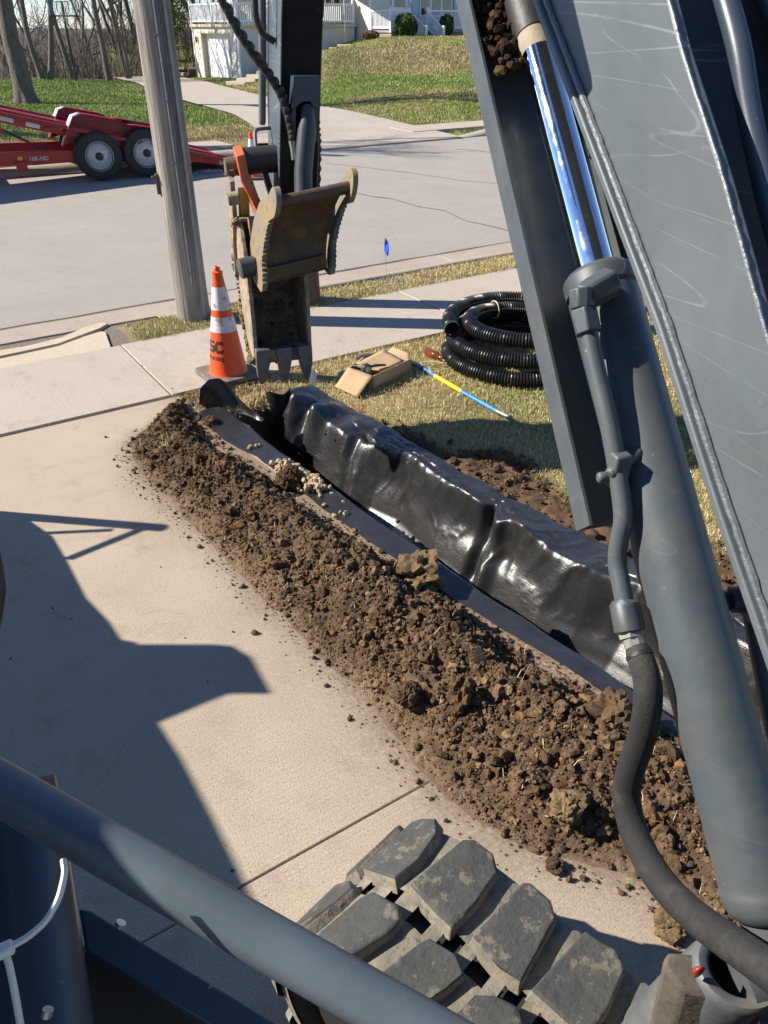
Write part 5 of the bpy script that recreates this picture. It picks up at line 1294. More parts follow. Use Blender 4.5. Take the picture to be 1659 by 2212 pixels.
# ================================================================== COILED PIPE
def coil():
    cc = np.array([1.06, 5.66, 0]); o = empty('drain_pipe_coil', cc)
    tag(o, 'coil of black corrugated drain pipe with a thin yellow line, on the grass edge', 'pipe coil')
    pts = []
    # clockwise stack: ground loop, second loop, smaller loop, open end
    turns = [(-20, .02, .55, .058), (90, 0, .55, .058), (180, 0, .56, .058), (270, 0, .56, .058), (360, 0, .55, .09), (450, 0, .53, .172), (540, 0, .53, .178), (630, 0, .52, .178), (720, 0, .46, .20), (800, 0, .42, .26), (900, 0, .415, .292), (990, 0, .42, .294), (1060, 0, .48, .295), (1120, 0, .545, .30), (1200, 0, .56, .31), (1258, 0, .56, .30), (1272, 0, .57, .29)]
    A_ = np.array(turns, float); td = np.linspace(A_[0, 0], A_[-1, 0], 2600)
    rr = np.interp(td, A_[:, 0], A_[:, 2]); zz = np.interp(td, A_[:, 0], A_[:, 3])
    k = np.ones(81) / 81; rr[40:-40] = np.convolve(rr, k, 'valid'); zz[40:-40] = np.convolve(zz, k, 'valid')
    P = np.stack([rr * np.cos(np.radians(td)), rr * np.sin(np.radians(td)) * .98, zz], 1)
    s = np.concatenate([[0], np.cumsum(np.linalg.norm(np.diff(P, axis=0), axis=1))])
    sn_ = np.arange(0, s[-1], .0042); P = np.stack([np.interp(sn_, s, P[:, c]) for c in range(3)], 1)
    rad = .053 + .0065 * np.tanh(2.5 * np.sin(sn_ / .0205 * 2 * math.pi))
    sd_ = 28
    mb = MB(); mb.tube(P, rad, sd_, caps=False)
    nF = len(mb.F)
    for i in range(nF):
        if i % sd_ == 3: mb.MI[i] = 1
    mp = mat('black_corrugated_plastic', (.013, .013, .014), (.020, .020, .021), 20, .38, spec=.5)
    my = mat('yellow_line', (.26, .23, .07), (.16, .14, .05), 60, .6)
    pipe_o = mb.build('corrugated_pipe', [mp, my], o)
    # inside of the two open ends
    for P_, t_ in ((P[-40:][::-1], 0), (P[:40], 0)):
        MB().tube(P_, .0465, 20, caps=False).build('pipe_end_inside', mp, o)
    MB().tube([P[-1] + (P[-2] - P[-1]) * .0, P[-1] + (P[-1] - P[-9]) * 1.2], [.0575, .060], 24, caps=False).build('pipe_cuff', mp, o)
    mt = mat('pale_tie', (.62, .55, .32), (.5, .44, .25), 30, .7)
    i_ = np.argmin(np.abs(P[:, 0] + .18) + (P[:, 1] < 0) * 9 + (P[:, 2] < .27) * 9)
    c0 = P[i_]; a = np.linspace(0, 2 * math.pi, 24)
    tdir = P[i_ + 3] - P[i_ - 3]; tdir /= np.linalg.norm(tdir); sx = np.cross(tdir, [0, 0, 1]); sx /= np.linalg.norm(sx); uz = np.cross(sx, tdir)
    loop = np.array([c0 + .067 * (math.cos(x) * sx + math.sin(x) * uz) - np.array([0, 0, .0]) for x in a]); loop[:, 2] = np.maximum(loop[:, 2], .02)
    MB().tube(loop, .005, 6).build('tie_cord', mt, o)
coil()

# ================================================================== BOX, TOOLS, BOTTLE, TWINE
M_card = mat('cardboard', (.42, .29, .165), (.36, .245, .135), 5, .85, bs=.2, bscale=120, spots=(.30, .2, .11), spot_scale=14, spot_at=.64)
def box_():
    a0 = G(806, 842); a1 = G(889, 806); ex = (a1 - a0); L = np.linalg.norm(ex); ex /= L; ey = np.array([-ex[1], ex[0], 0]); W_b = .24; H_b = .105; t = .004
    o = empty('cardboard_box', a0, math.atan2(ex[1], ex[0])); tag(o, 'open crushed brown cardboard box with one flap folded out, on the lawn', 'cardboard box')
    L *= .97
    def panel(P, name):
        P = np.array(P, float); n = np.cross(P[1] - P[0], P[2] - P[0]); n /= np.linalg.norm(n)
        N = 8; u = np.linspace(0, 1, N)
        g = np.array([[(P[0] * (1 - a) + P[1] * a) * (1 - b_) + (P[3] * (1 - a) + P[2] * a) * b_ for a in u] for b_ in u])
        bend = .008 * fbm(g[..., 0] * 9 + P[0][2] * 7, g[..., 1] * 9 + g[..., 2] * 9, hash(name) % 50, 2); g = g + n * bend[..., None] * .8
        mb = MB(); mb.grid(g); q = mb.build(name, M_card, o); sm = q.modifiers.new('Solidify', 'SOLIDIFY'); sm.thickness = t
    panel([(0, 0, 0), (L, .012, 0), (L, .0, H_b + .01), (0, .0, H_b)], 'box_side')
    panel([(0, W_b, 0), (L, W_b, 0), (L, W_b, H_b), (0, W_b, H_b)], 'box_side')
    panel([(L, 0, 0), (L, W_b, 0), (L + .01, W_b, H_b), (L, 0, H_b)], 'box_side')
    panel([(0, 0, 0), (0, W_b, 0), (-.005, W_b, H_b), (0, 0, H_b)], 'box_side')
    panel([(0, 0, .004), (L, 0, .004), (L, W_b, .004), (0, W_b, .004)], 'box_bottom')
    panel([(-.004, -.005, H_b + .002), (-.004, W_b, H_b + .002), (-.17, W_b - .03, .012), (-.185, -.03, .006)], 'box_flap')
    panel([(.02, W_b - .01, H_b + .01), (L - .02, W_b + .01, H_b + .03), (L - .05, .02, H_b + .004), (.12, .04, H_b - .02)], 'box_flap')
    panel([(L + .006, .02, H_b), (L + .006, W_b, H_b), (L + .05, W_b - .01, H_b + .035), (L + .045, .05, H_b + .025)], 'box_flap')
    def put(p): return np.array(o.location) + ex * p[0] + ey * p[1] + np.array([0, 0, p[2]])
    # tape measure
    tm = empty('tape_measure', put((.035, .085, H_b - .02)), math.atan2(ex[1], ex[0]) - .3); tag(tm, 'black tape measure with a green and white face, lying in the cardboard box', 'tape measure')
    mb = MB(); mb.prism([(-.035, .0, 0), (.035, .0, 0), (.037, 0, .02), (.034, 0, .055), (.02, 0, .066), (-.015, 0, .066), (-.032, 0, .05), (-.037, 0, .02)], (0, .045, 0)); mb.build('tape_case', mat('black_rubber_case', (.02, .02, .02), None, 20, .5), tm, .006)
    mb = MB(); mb.lathe([(.024, 0), (.024, .003), (.020, .004)], 22, (0, 0, 0), 'Y'); q = mb.build('tape_face', mat('green_label', (.08, .45, .12), (.10, .40, .14), 20, .4), tm); q.location = (0, -.004, .034)
    mb = MB(); mb.box((-.006, -.006, .034), (.018, .002, .022)); mb.build('white_label', mat('white_label_print', (.7, .7, .68), None, 10, .5), tm)
    mb = MB(); mb.box((-.0, .022, .004), (.066, .047, .008)); mb.build('red_trim', mat('red_trim', (.5, .06, .03), None, 10, .5), tm)
    # folded knife handle by the tape
    kn = MB(); kn.tube([put((.08, .085, H_b + .025)), put((.12, .08, H_b + .022)), put((.19, .055, H_b + .012))], [.014, .017, .012], 10, flat=.6); ko = kn.build('utility_knife', mat('black_plastic', (.025, .025, .027), None, 20, .4), None, 0, loc=put((.13, .08, H_b))); tag(ko, 'black handled utility knife lying next to the tape measure in the box', 'knife')
    # claw hammer behind the box
    hm = empty('hammer', put((.22, .34, .0)), math.atan2(ex[1], ex[0])); tag(hm, 'claw hammer with a pale handle lying in the grass behind the box', 'hammer')
    MB().tube([(-.24, -.02, .03), (-.05, 0, .045), (.06, .02, .06)], [.017, .014, .013], 10).build('hammer_handle', mat('pale_wood', (.42, .34, .24), (.34, .27, .18), 20, .7, scl=(2, 20, 20)), hm)
    MB().tube([(.02, .06, .06), (.07, .03, .075), (.13, -.02, .072), (.175, -.05, .055), (.20, -.065, .035)], [.018, .020, .018, .012, .004], 10).build('hammer_head', mat('hammer_steel', (.20, .19, .17), (.14, .13, .12), 20, .5, .6), hm)
box_()
def marker_pole():
    P = [G(*p, .022) for p in ((886, 779), (911, 794), (940, 812), (998, 846), (1073, 888), (1106, 904))]
    base = P[0]; o = empty('digging_bar', base); tag(o, 'straight steel tool bar painted blue, yellow and blue, lying across the lawn', 'tool bar')
    P = [p - base for p in P]; blue = mat('scuffed_blue_paint', (.02, .17, .42), (.03, .21, .46), 20, .4, spots=(.35, .38, .40), spot_scale=50, spot_at=.66); st = mat('bar_steel', (.32, .29, .26), (.24, .22, .20), 30, .4, .6)
    for i, (m_, r) in enumerate(((st, .0145), (blue, .0150), (mat('yellow_sleeve', (.72, .47, .01), (.66, .42, .01), 15, .4), .0165), (blue, .0152), (st, .0145))):
        nm = ('bar_end', 'blue_section', 'yellow_section', 'blue_section', 'bar_end')[i]
        MB().tube([P[i], P[i] * .5 + P[i + 1] * .5, P[i + 1]], r, 16).build(nm, m_, o)
marker_pole()
bo = G(938, 768, .03); bdir = (G(963, 778, .03) - G(918, 758, .03)); o = empty('bottle', bo, math.atan2(bdir[1], bdir[0])); tag(o, 'brown glass bottle lying on its side in the straw', 'bottle')
gm = bpy.data.materials.new('amber_glass'); nt, b = nodes_of(gm); b.inputs['Base Color'].default_value = (.30, .07, .012, 1); b.inputs['Roughness'].default_value = .08; b.inputs['Transmission Weight'].default_value = .55; b.inputs['IOR'].default_value = 1.5
MB().lathe([(.012, -.088), (.030, -.088), (.033, -.082), (.033, .01), (.030, .028), (.018, .052), (.0135, .066), (.0135, .094), (.0155, .096), (.0155, .104), (.012, .105)], 28, (0, 0, .008), 'X').build('bottle_glass', gm, o)
tw_ = []
rt = np.random.default_rng(3)
P = [G(915, 800, .02), G(905, 782, .03), G(935, 780, .04), G(975, 788, .03), G(985, 775, .04), G(965, 765, .05), G(950, 775, .03), G(985, 790, .03), G(960, 800, .02), G(930, 808, .03), G(925, 790, .05), G(975, 783, .03), G(1000, 770, .02), G(1020, 745, .01), G(1028, 735, .015)]
o = MB().tube(smooth_path(P, 200, 13), .0042, 7).build('twine', mat('yellow_twine', (.58, .50, .26), (.48, .40, .20), 40, .8), None, 0, loc=P[0]); tag(o, 'tangle of pale yellow twine around the brown bottle', 'twine')
# dry leaf on the heap
lf = np.array([(0, -.05), (.012, -.02), (.035, -.025), (.022, .0), (.04, .015), (.018, .02), (.02, .045), (.006, .035), (0, .06), (-.006, .035), (-.022, .042), (-.016, .018), (-.04, .008), (-.022, -.004), (-.032, -.028), (-.01, -.02)]) * .9
V = np.array([(x, y, .35 * abs(x) + .15 * y + .5 * y * y * 10 * .3) for x, y in lf] + [(0, 0, 0)]); n = len(lf)
o = MB().add(V, [(i, (i + 1) % n, n) for i in range(n)], False).build('dry_leaf', mat('dry_leaf_brown', (.45, .24, .10), (.36, .18, .075), 40, .7), None); o.location = tuple(G(1031, 1418, .175)); o.rotation_euler = (.9, .3, .5); tag(o, 'single curled tan oak leaf on the soil heap', 'leaf')

# ================================================================== TRAILER
def trailer():
    M_red = mat('red_paint', (.42, .014, .016), (.33, .012, .014), 3, .35, spots=(.22, .05, .04), spot_scale=9, spot_at=.64, bs=.05, bscale=80); M_redd = mat('dark_red_paint', (.22, .010, .014), (.17, .010, .012), 4, .45)
    M_tyre = mat('tyre_rubber', (.022, .022, .023), (.035, .033, .031), 16, .85, bs=.4, bscale=60); M_rim = mat('silver_rim', (.52, .52, .52), (.44, .44, .44), 20, .35, .15); M_wh = mat('white_reflector', (.75, .75, .76), None, 20, .4)
    W1 = np.array([-4.659, 13.562, 0.0]); al = R(29); o = empty('trailer', W1, al); tag(o, 'red tilt deck equipment trailer with two axles, parked along the far kerb', 'trailer')
    # local: x along the trailer (to the right), y away from the viewer, z up
    def wheel(x, y, side):
        w = empty('wheel', (x, y, .37)); w.parent = o
        prof = [(.20, -.10), (.30, -.115), (.345, -.10), (.366, -.07), (.37, 0), (.366, .07), (.345, .10), (.30, .115), (.20, .10)]
        MB().lathe(prof, 40, (0, 0, 0), 'Y', caps=False).build('tyre', M_tyre, w)
        s = -side
        MB().lathe([(.215, s * .118), (.222, s * .116), (.215, s * .10), (.205, s * .06), (.185, s * .045), (.13, s * .07), (.09, s * .085), (.06, s * .085)], 36, (0, 0, 0), 'Y', caps=False).build('rim', M_rim, w)
        MB().lathe([(.062, s * .07), (.060, s * .13), (.045, s * .155), (.002, s * .158)], 20, (0, 0, 0), 'Y', caps=False).build('hub', M_black, w)
        for k in range(8):
            a_ = k * math.pi / 4 + .2; MB().tube([(.10 * math.cos(a_), s * .075, .10 * math.sin(a_)), (.10 * math.cos(a_), s * .105, .10 * math.sin(a_))], .016, 6, smooth=False).build('wheel_nut', M_rim, w)
    for x in (.06, .83):
        wheel(x, .115, 1); wheel(x, 1.55, -1)
    MB().tube([(.06, .2, .37), (.06, 1.5, .37)], .05, 12).build('axle', M_black, o); MB().tube([(.83, .2, .37), (.83, 1.5, .37)], .05, 12).build('axle', M_black, o)
    # lower frame
    for y in (.20, 1.40):
        mb = MB(); mb.prism([(-3.6, y, .56), (-.30, y, .47), (1.3, y, .40), (1.3, y, .26), (-.30, y, .285), (-3.6, y, .34)], (0, .08, 0)); mb.build('frame_rail', M_red, o, .006)
    mb = MB(); mb.box((-2.0, .85, .45), (.10, 1.2, .16)); mb.build('cross_member', M_redd, o)
    mb = MB(); mb.box((-1.12, .19, .28), (.16, .10, .14)); mb.box((-1.13, .185, .36), (.05, .02, .05)); mb.build('latch_bracket', M_red, o, .006)
    mb = MB(); mb.box((-1.12, .177, .40), (.07, .005, .05)); mb.build('warning_sticker', mat('yellow_sticker', (.7, .5, .05), None, 20, .5), o)
    # tilted deck
    dk = [(-3.8, 1.62, 1.40), (2.31, .18, .04)]
    def dz(x): return 1.05 - .275 * (x + 1.3)
    def dzb(x): return dz(x) - .17
    for y in (.235, 1.40):
        mb = MB(); mb.prism([(-3.9, y, dz(-3.9)), (2.30, y, .20), (2.31, y, .04), (1.6, y, .16), (-3.9, y, dzb(-3.9))], (0, .06, 0)); mb.build('deck_rail', M_red, o, .008)
    mb = MB(); mb.prism([(-3.9, .06, dz(-3.9) - .03), (2.28, .06, .17), (2.28, .06, .12), (-3.9, .06, dz(-3.9) - .09)], (0, 1.56, 0)); mb.build('deck', M_redd, o)
    mb = MB(); mb.prism([(2.30, .02, .17), (2.62, .05, .03), (2.62, .05, .01), (2.31, .02, .01)], (0, 1.6, 0)); mb.build('ramp_lip', M_red, o, .004)
    for x in (-1.18, -.82, -2.2):
        mb = MB(); mb.box((x, .231, dz(x) - .07), (.20, .006, .06), ax=[[math.cos(.27), 0, -math.sin(.27)], [0, 1, 0], [math.sin(.27), 0, math.cos(.27)]]); mb.build('white_reflector', M_wh, o)
    mb = MB(); mb.box((2.17, .231, .125), (.10, .006, .10)); mb.build('white_reflector', M_wh, o)
    mb = MB(); mb.box((1.83, .231, .24), (.06, .006, .05)); mb.build('amber_reflector', mat('amber', (.75, .40, .02), None, 20, .3), o)
    mb = MB(); mb.box((-.42, .231, .74), (.05, .01, .09)); mb.build('orange_marker', mat('orange_lens', (.75, .22, .03), None, 20, .3), o)
    for x in (-.62, -.40, .1, 1.9, 2.05):
        mb = MB(); mb.box((x, .222, dz(x) - .08 if x < 1 else .23), (.10, .05, .06)); mb.build('stake_pocket', M_red, o, .004)
    # fenders: plates that arch over both wheels, bent top edge and pale front lip
    for y, s_ in ((.25, 1), (1.40, -1)):
        out = [(-.45, .53), (-.33, .78), (-.22, .955), (-.10, .985), (.44, .87), (.62, .785), (.74, .775), (1.30, .66), (1.30, .45), (1.15, .50), (1.05, .66), (.83, .745), (.62, .66), (.52, .48), (.38, .48), (.28, .64), (.06, .745), (-.16, .66), (-.26, .57)]
        mb = MB(); mb.prism([(x, y, z) for x, z in out], (0, .012, 0)); mb.build('fender', M_redd, o, .003)
        top = [(-.45, .53), (-.33, .78), (-.22, .955), (-.10, .985), (.44, .87), (.62, .785), (.74, .775), (1.30, .66)]
        g = np.array([[(x, y + s_ * k_, z + .003) for x, z in top] for k_ in (-.22, .02)]); mb = MB(); mb.grid(g, False); q = mb.build('fender_top', M_red, o); sm = q.modifiers.new('Solidify', 'SOLIDIFY'); sm.thickness = .01
        g = np.array([[(x - .012, y + s_ * k_, z + .006) for x, z in top[1:4]] for k_ in (-.225, .02)]); mb = MB(); mb.grid(g, False); q = mb.build('fender_lip', mat('bare_lip', (.66, .62, .62), None, 20, .45), o); sm = q.modifiers.new('Solidify', 'SOLIDIFY'); sm.thickness = .01
    MB().tube(smooth_path([(-1.33, .12, .84), (-1.20, .12, .77), (-1.0, .13, .66), (-.85, .14, .56), (-.70, .15, .50)], 30, 5), .017, 8).build('tilt_damper', M_black, o)
    mb = MB(); mb.box((-1.32, .13, .86), (.06, .08, .12)); mb.build('damper_lug', M_red, o)
    cu = bpy.data.curves.new('lettering', 'FONT'); cu.body = '16K-HD'; cu.size = .085; cu.offset = .001; tmp = bpy.data.objects.new('lettering', cu); C.objects.link(tmp); bpy.context.view_layer.update()
    me = bpy.data.meshes.new_from_object(tmp.evaluated_get(bpy.context.evaluated_depsgraph_get())); bpy.data.objects.remove(tmp)
    me.materials.clear(); me.materials.append(mat('white_print', (.65, .62, .62), None, 20, .5)); t_ = bpy.data.objects.new('lettering', me); C.objects.link(t_); t_.parent = o; t_.location = (-.99, .195, .355); t_.rotation_euler = (R(90), R(1.5), 0)
    ch = MB(); rr_ = np.random.default_rng(8)
    for k in range(26):
        c_ = np.array([1.75 + rr_.normal(0, .16), -.08 + rr_.normal(0, .05), .02 + .02 * rr_.random()]); a_ = rr_.uniform(0, 3); L_ = np.linspace(0, 2 * math.pi, 9)
        ch.tube([c_ + .028 * np.array([math.cos(x) * math.cos(a_), math.cos(x) * math.sin(a_), .4 * math.sin(x)]) + .018 * math.sin(x) * np.array([-math.sin(a_), math.cos(a_), 0]) for x in L_], .006, 5)
    q = ch.build('chain', mat('galvanised', (.45, .45, .44), None, 30, .5, .6), o); tag(q, kind='stuff')
trailer()

# ================================================================== TREES
M_bark = mat('bark', (.105, .088, .072), (.17, .145, .12), 5, .95, bs=.9, bscale=18, bdist=.03, scl=(3, 3, .8)); M_twig = mat('twig_bark', (.13, .105, .088), (.19, .155, .13), 3, .95)
def gen_tree(seed, h, r0, fork=1, lean=(0, 0), maxd=4, dens=1.0, spread=.9, bare=.25):
    rn = np.random.default_rng(seed); trunk = MB(); crown = MB()
    def branch(p, d, L, r, depth):
        n = max(4, int(5 + 3 * (3 - depth))) if depth < 3 else 4
        P = [p]; dd = d / np.linalg.norm(d); st = L / n
        for i in range(n):
            w = .10 + .10 * depth
            dd = dd + rn.normal(0, w, 3) * .8 + np.array([0, 0, .05 + .03 * depth]); dd /= np.linalg.norm(dd); P.append(P[-1] + dd * st)
        P = np.array(P); rad = np.linspace(r, r * (.45 if depth == 0 else .28), n + 1)
        if depth == 0: rad[0] *= 1.35
        tgt = trunk if depth == 0 else crown
        sd_ = (14, 7, 5, 4, 3)[min(depth, 4)]
        q = P
        tgt.tube(q, rad, sd_, caps=False, smooth=depth < 3)
        if depth >= maxd or r < .006: return
        k = int(((7, 8, 6, 4)[min(depth, 3)]) * dens + rn.integers(0, 2))
        for j in range(k):
            t = (bare if depth == 0 else .15) + (1 - (bare if depth == 0 else .15)) * (j + rn.random()) / k
            i = min(int(t * n), n - 1); f = t * n - i; c = P[i] * (1 - f) + P[i + 1] * f
            tang = P[i + 1] - P[i]; tang /= np.linalg.norm(tang)
            a_ = rn.uniform(0, 2 * math.pi); e = np.cross(tang, [math.cos(a_), math.sin(a_), .3]); e /= np.linalg.norm(e)
            nd = tang * rn.uniform(.55, .95) + e * spread * rn.uniform(.6, 1.1)
            rr_ = np.interp(t, [0, 1], [r, rad[-1]]) * rn.uniform(.42, .68)
            branch(c, nd, L * rn.uniform(.38, .62) * (1.05 - .35 * t), rr_, depth + 1)
    for k in range(fork):
        a_ = rn.uniform(0, 6.28); s = .0 if fork == 1 else .22
        branch(np.array([0, 0, -.3]) + s * .5 * np.array([math.cos(a_ + k * 2.6), math.sin(a_ + k * 2.6), 0]), np.array([lean[0] + s * math.cos(a_ + k * 2.6), lean[1] + s * math.sin(a_ + k * 2.6), 1.0]), h * rn.uniform(.85, 1), r0 * (1 if fork == 1 else .8), 0)
    return trunk, crown
def tree(name, loc, seed, label, group=None, rz=0, **kw):
    o = empty(name, loc, rz); tag(o, label, 'tree', group)
    t, c = gen_tree(seed, **kw); t.build('trunk', M_bark, o); c.build('crown', M_twig, o); return o
def gz(x, y): return float(height(np.array([x]), np.array([y]))[0])
# big lawn tree at the left, trunk with root flare
bt = tree('lawn_tree', (-11.85, 28.8, gz(-11.85, 28.8)), 5, 'big old tree with thick dark trunk on the left lawn, behind the trailer', h=15, r0=.28, maxd=4, dens=1.0, bare=.36, lean=(-.03, 0))
fl = MB(); a = np.linspace(0, 2 * math.pi, 40, endpoint=False); V = []
for z in np.linspace(-.15, 1.6, 16):
    r = .285 + .12 * math.exp(-max(z, 0) * 3.6) * (1 + .35 * np.sin(a * 5 + 1) + .15 * np.sin(a * 9)) + .018 * np.array([float(fbm(np.array(x * 3.), np.array(z * 4.), 4, 3)) for x in a]); V.append(np.stack([r * np.cos(a) - .02 * z, r * np.sin(a), np.full(40, z)], 1))
V = np.array(V); fl.add(V.reshape(-1, 3), [(i * 40 + j, i * 40 + (j + 1) % 40, (i + 1) * 40 + (j + 1) % 40, (i + 1) * 40 + j) for i in range(15) for j in range(40)], True); fl.build('root_flare', M_bark, bt)
tree('street_tree', (-14.6, 19.6, 0.0), 31, 'bare spreading street tree standing left of the view, shading the far driveway', h=12, r0=.24, maxd=4, dens=1.1, bare=.3, spread=1.05)
WG = 'bare trees of the wood beyond the left lawn'
spots = [((-18.0, 46.9), 11, 'twin trunked bare tree, nearest of the wood, left of the basketball hoop', dict(h=14, r0=.19, fork=2, bare=.35)),
         ((-17.1, 48.3), 12, 'bare tree just right of the basketball hoop pole at the wood edge', dict(h=12, r0=.14, lean=(-.12, 0))),
         ((-15.2, 48.8), 13, 'bare tree with a low broken limb midway between hoop and utility pole', dict(h=13, r0=.165, lean=(-.18, 0), bare=.2)),
         ((-14.7, 50.9), 14, 'leaning V shaped bare tree beside the utility pole at the lawn crest', dict(h=13, r0=.15, fork=2, lean=(-.10, 0), bare=.25)),
         ((-18.9, 48.5), 15, 'slim bare tree just left of the twin trunked one', dict(h=12, r0=.11, lean=(.08, 0)))]
protos = []
for (x, y), sd_, lb, kw in spots:
    protos.append(tree('bare_tree', (x, y, gz(x, y) - .1), sd_, lb, WG, maxd=4, dens=1.0, **kw))
rt = np.random.default_rng(21); k = 0
for i in range(55):
    x0 = rt.uniform(-44, -6); y0 = rt.uniform(54, 84)
    if to_ab(x0, y0)[1] < 53 or (x0 > -14 and y0 < 62): continue
    c = copy_tree(protos[i % 5]); s = rt.uniform(.75, 1.15); c.location = (x0, y0, gz(x0, y0)); c.rotation_euler = (0, 0, rt.uniform(0, 6.28)); c.scale = (s, s, s * rt.uniform(.9, 1.15))
    c['label'] = 'slender bare tree standing deeper in the wood beyond the left lawn crest'; c['group'] = 'bare trees deep in the wood'
for (x0, y0) in ((-9.5, 62), (-7.0, 66), (-4.5, 70), (-11.5, 60), (-2, 72), (3, 74), (8, 78)):
    c = copy_tree(protos[k % 5]); k += 1; c.location = (x0, y0, gz(x0, y0)); c.rotation_euler = (0, 0, rt.uniform(0, 6.28)); c['label'] = 'bare tree rising behind the white railed deck'; c['group'] = 'bare trees behind the house'
# brush on the slope and twiggy edge of the wood
def brush():
    n = 20000; x = rt.uniform(-48, -8, n); y = rt.uniform(48, 95, n); b_ = to_ab(x, y)[1]; k_ = (b_ > 50.5) & ~((x > -15) & (y < 57)); x, y = x[k_], y[k_]; n = len(x)
    z = height(x, y); L = rt.uniform(.8, 3.2, n); V = []; 
    d = np.stack([rt.normal(0, .35, n), rt.normal(0, .35, n), np.ones(n)], 1); p0 = np.stack([x, y, z - .1], 1); p1 = p0 + d * L[:, None] * .5; p2 = p1 + (d + rt.normal(0, .3, (n, 3))) * L[:, None] * .5
    w = np.stack([rt.uniform(-1, 1, n), rt.uniform(-.5, .5, n), 0 * L], 1); w = w / (np.linalg.norm(w, axis=1)[:, None] + 1e-6) * rt.uniform(.012, .03, n)[:, None]
    w2 = np.cross(d, w); w2 = w2 / np.linalg.norm(w2, axis=1)[:, None] * .015
    V = np.stack([p0 - w, p0 + w, p0 + w2, p1 - w * .7, p1 + w * .7, p1 + w2 * .7, p2], 1).reshape(-1, 3); o_ = (np.arange(n) * 7)[:, None]
    F = np.concatenate([o_ + np.array([q]) for q in ([0, 1, 4], [0, 4, 3], [1, 2, 5], [1, 5, 4], [2, 0, 3], [2, 3, 5], [3, 4, 6], [4, 5, 6], [5, 3, 6])])
    c = np.array([[.15, .12, .10], [.11, .09, .075], [.20, .16, .13], [.13, .125, .08]])[rt.integers(0, 4, n)]
    o = fast_mesh('undergrowth', V, F, attr_mat('brush', .95), np.repeat(c, 7, axis=0), False); tag(o, kind='stuff')
brush()
def leafy(name, label, loc, rx, rz_, n, cols, size, cat, trunk=None, group=None):
    o = empty(name, loc); tag(o, label, cat, group); rn = np.random.default_rng(n)
    d = rn.normal(size=(n, 3)); d /= np.linalg.norm(d, axis=1)[:, None]; r = rn.uniform(.55, 1.0, n) ** .5 * (1 + .22 * fbm(d[:, 0] * 2.5 + n, d[:, 1] * 2.5 + d[:, 2] * 2, 4, 3))
    p = d * r[:, None] * np.array([rx, rx, rz_]) + np.array([0, 0, rz_])
    c = np.array(cols)[rn.integers(0, len(cols), n)] * rn.uniform(.7, 1.25, (n, 1))
    nn = d + rn.normal(0, .5, (n, 3)); nn /= np.linalg.norm(nn, axis=1)[:, None]; t1 = np.cross(nn, rn.normal(size=(n, 3))); t1 /= np.linalg.norm(t1, axis=1)[:, None]; t2 = np.cross(nn, t1)
    s = size * rn.uniform(.6, 1.4, n)[:, None]
    V = np.stack([p - t1 * s * .5, p + t2 * s * .35, p + t1 * s, p - t2 * s * .35], 1).reshape(-1, 3); F = (np.arange(n) * 4)[:, None] + np.array([[0, 3, 2, 1]])
    q = fast_mesh('foliage', V, F, attr_mat(name + '_leaf', .8), np.repeat(c, 4, axis=0), False, o); tag(q, kind='stuff')
    if trunk: MB().tube([(0, 0, -trunk), (0, 0, rz_ * .5), (0, 0, rz_ * 1.4)], [.16, .12, .04], 8).build('trunk', M_bark, o)
    else: MB().tube([(0, 0, -.1), (0, 0, rz_)], [.05, .03], 6).build('stem', M_bark, o)
    return o
leafy('evergreen_tree', 'tall yellow green evergreen rising behind the utility pole', (-13.2, 56.0, 1.2), 1.7, 4.2, 9000, [(.12, .15, .03), (.09, .12, .03), (.17, .17, .045), (.07, .09, .03)], .13, 'tree', 2.4)

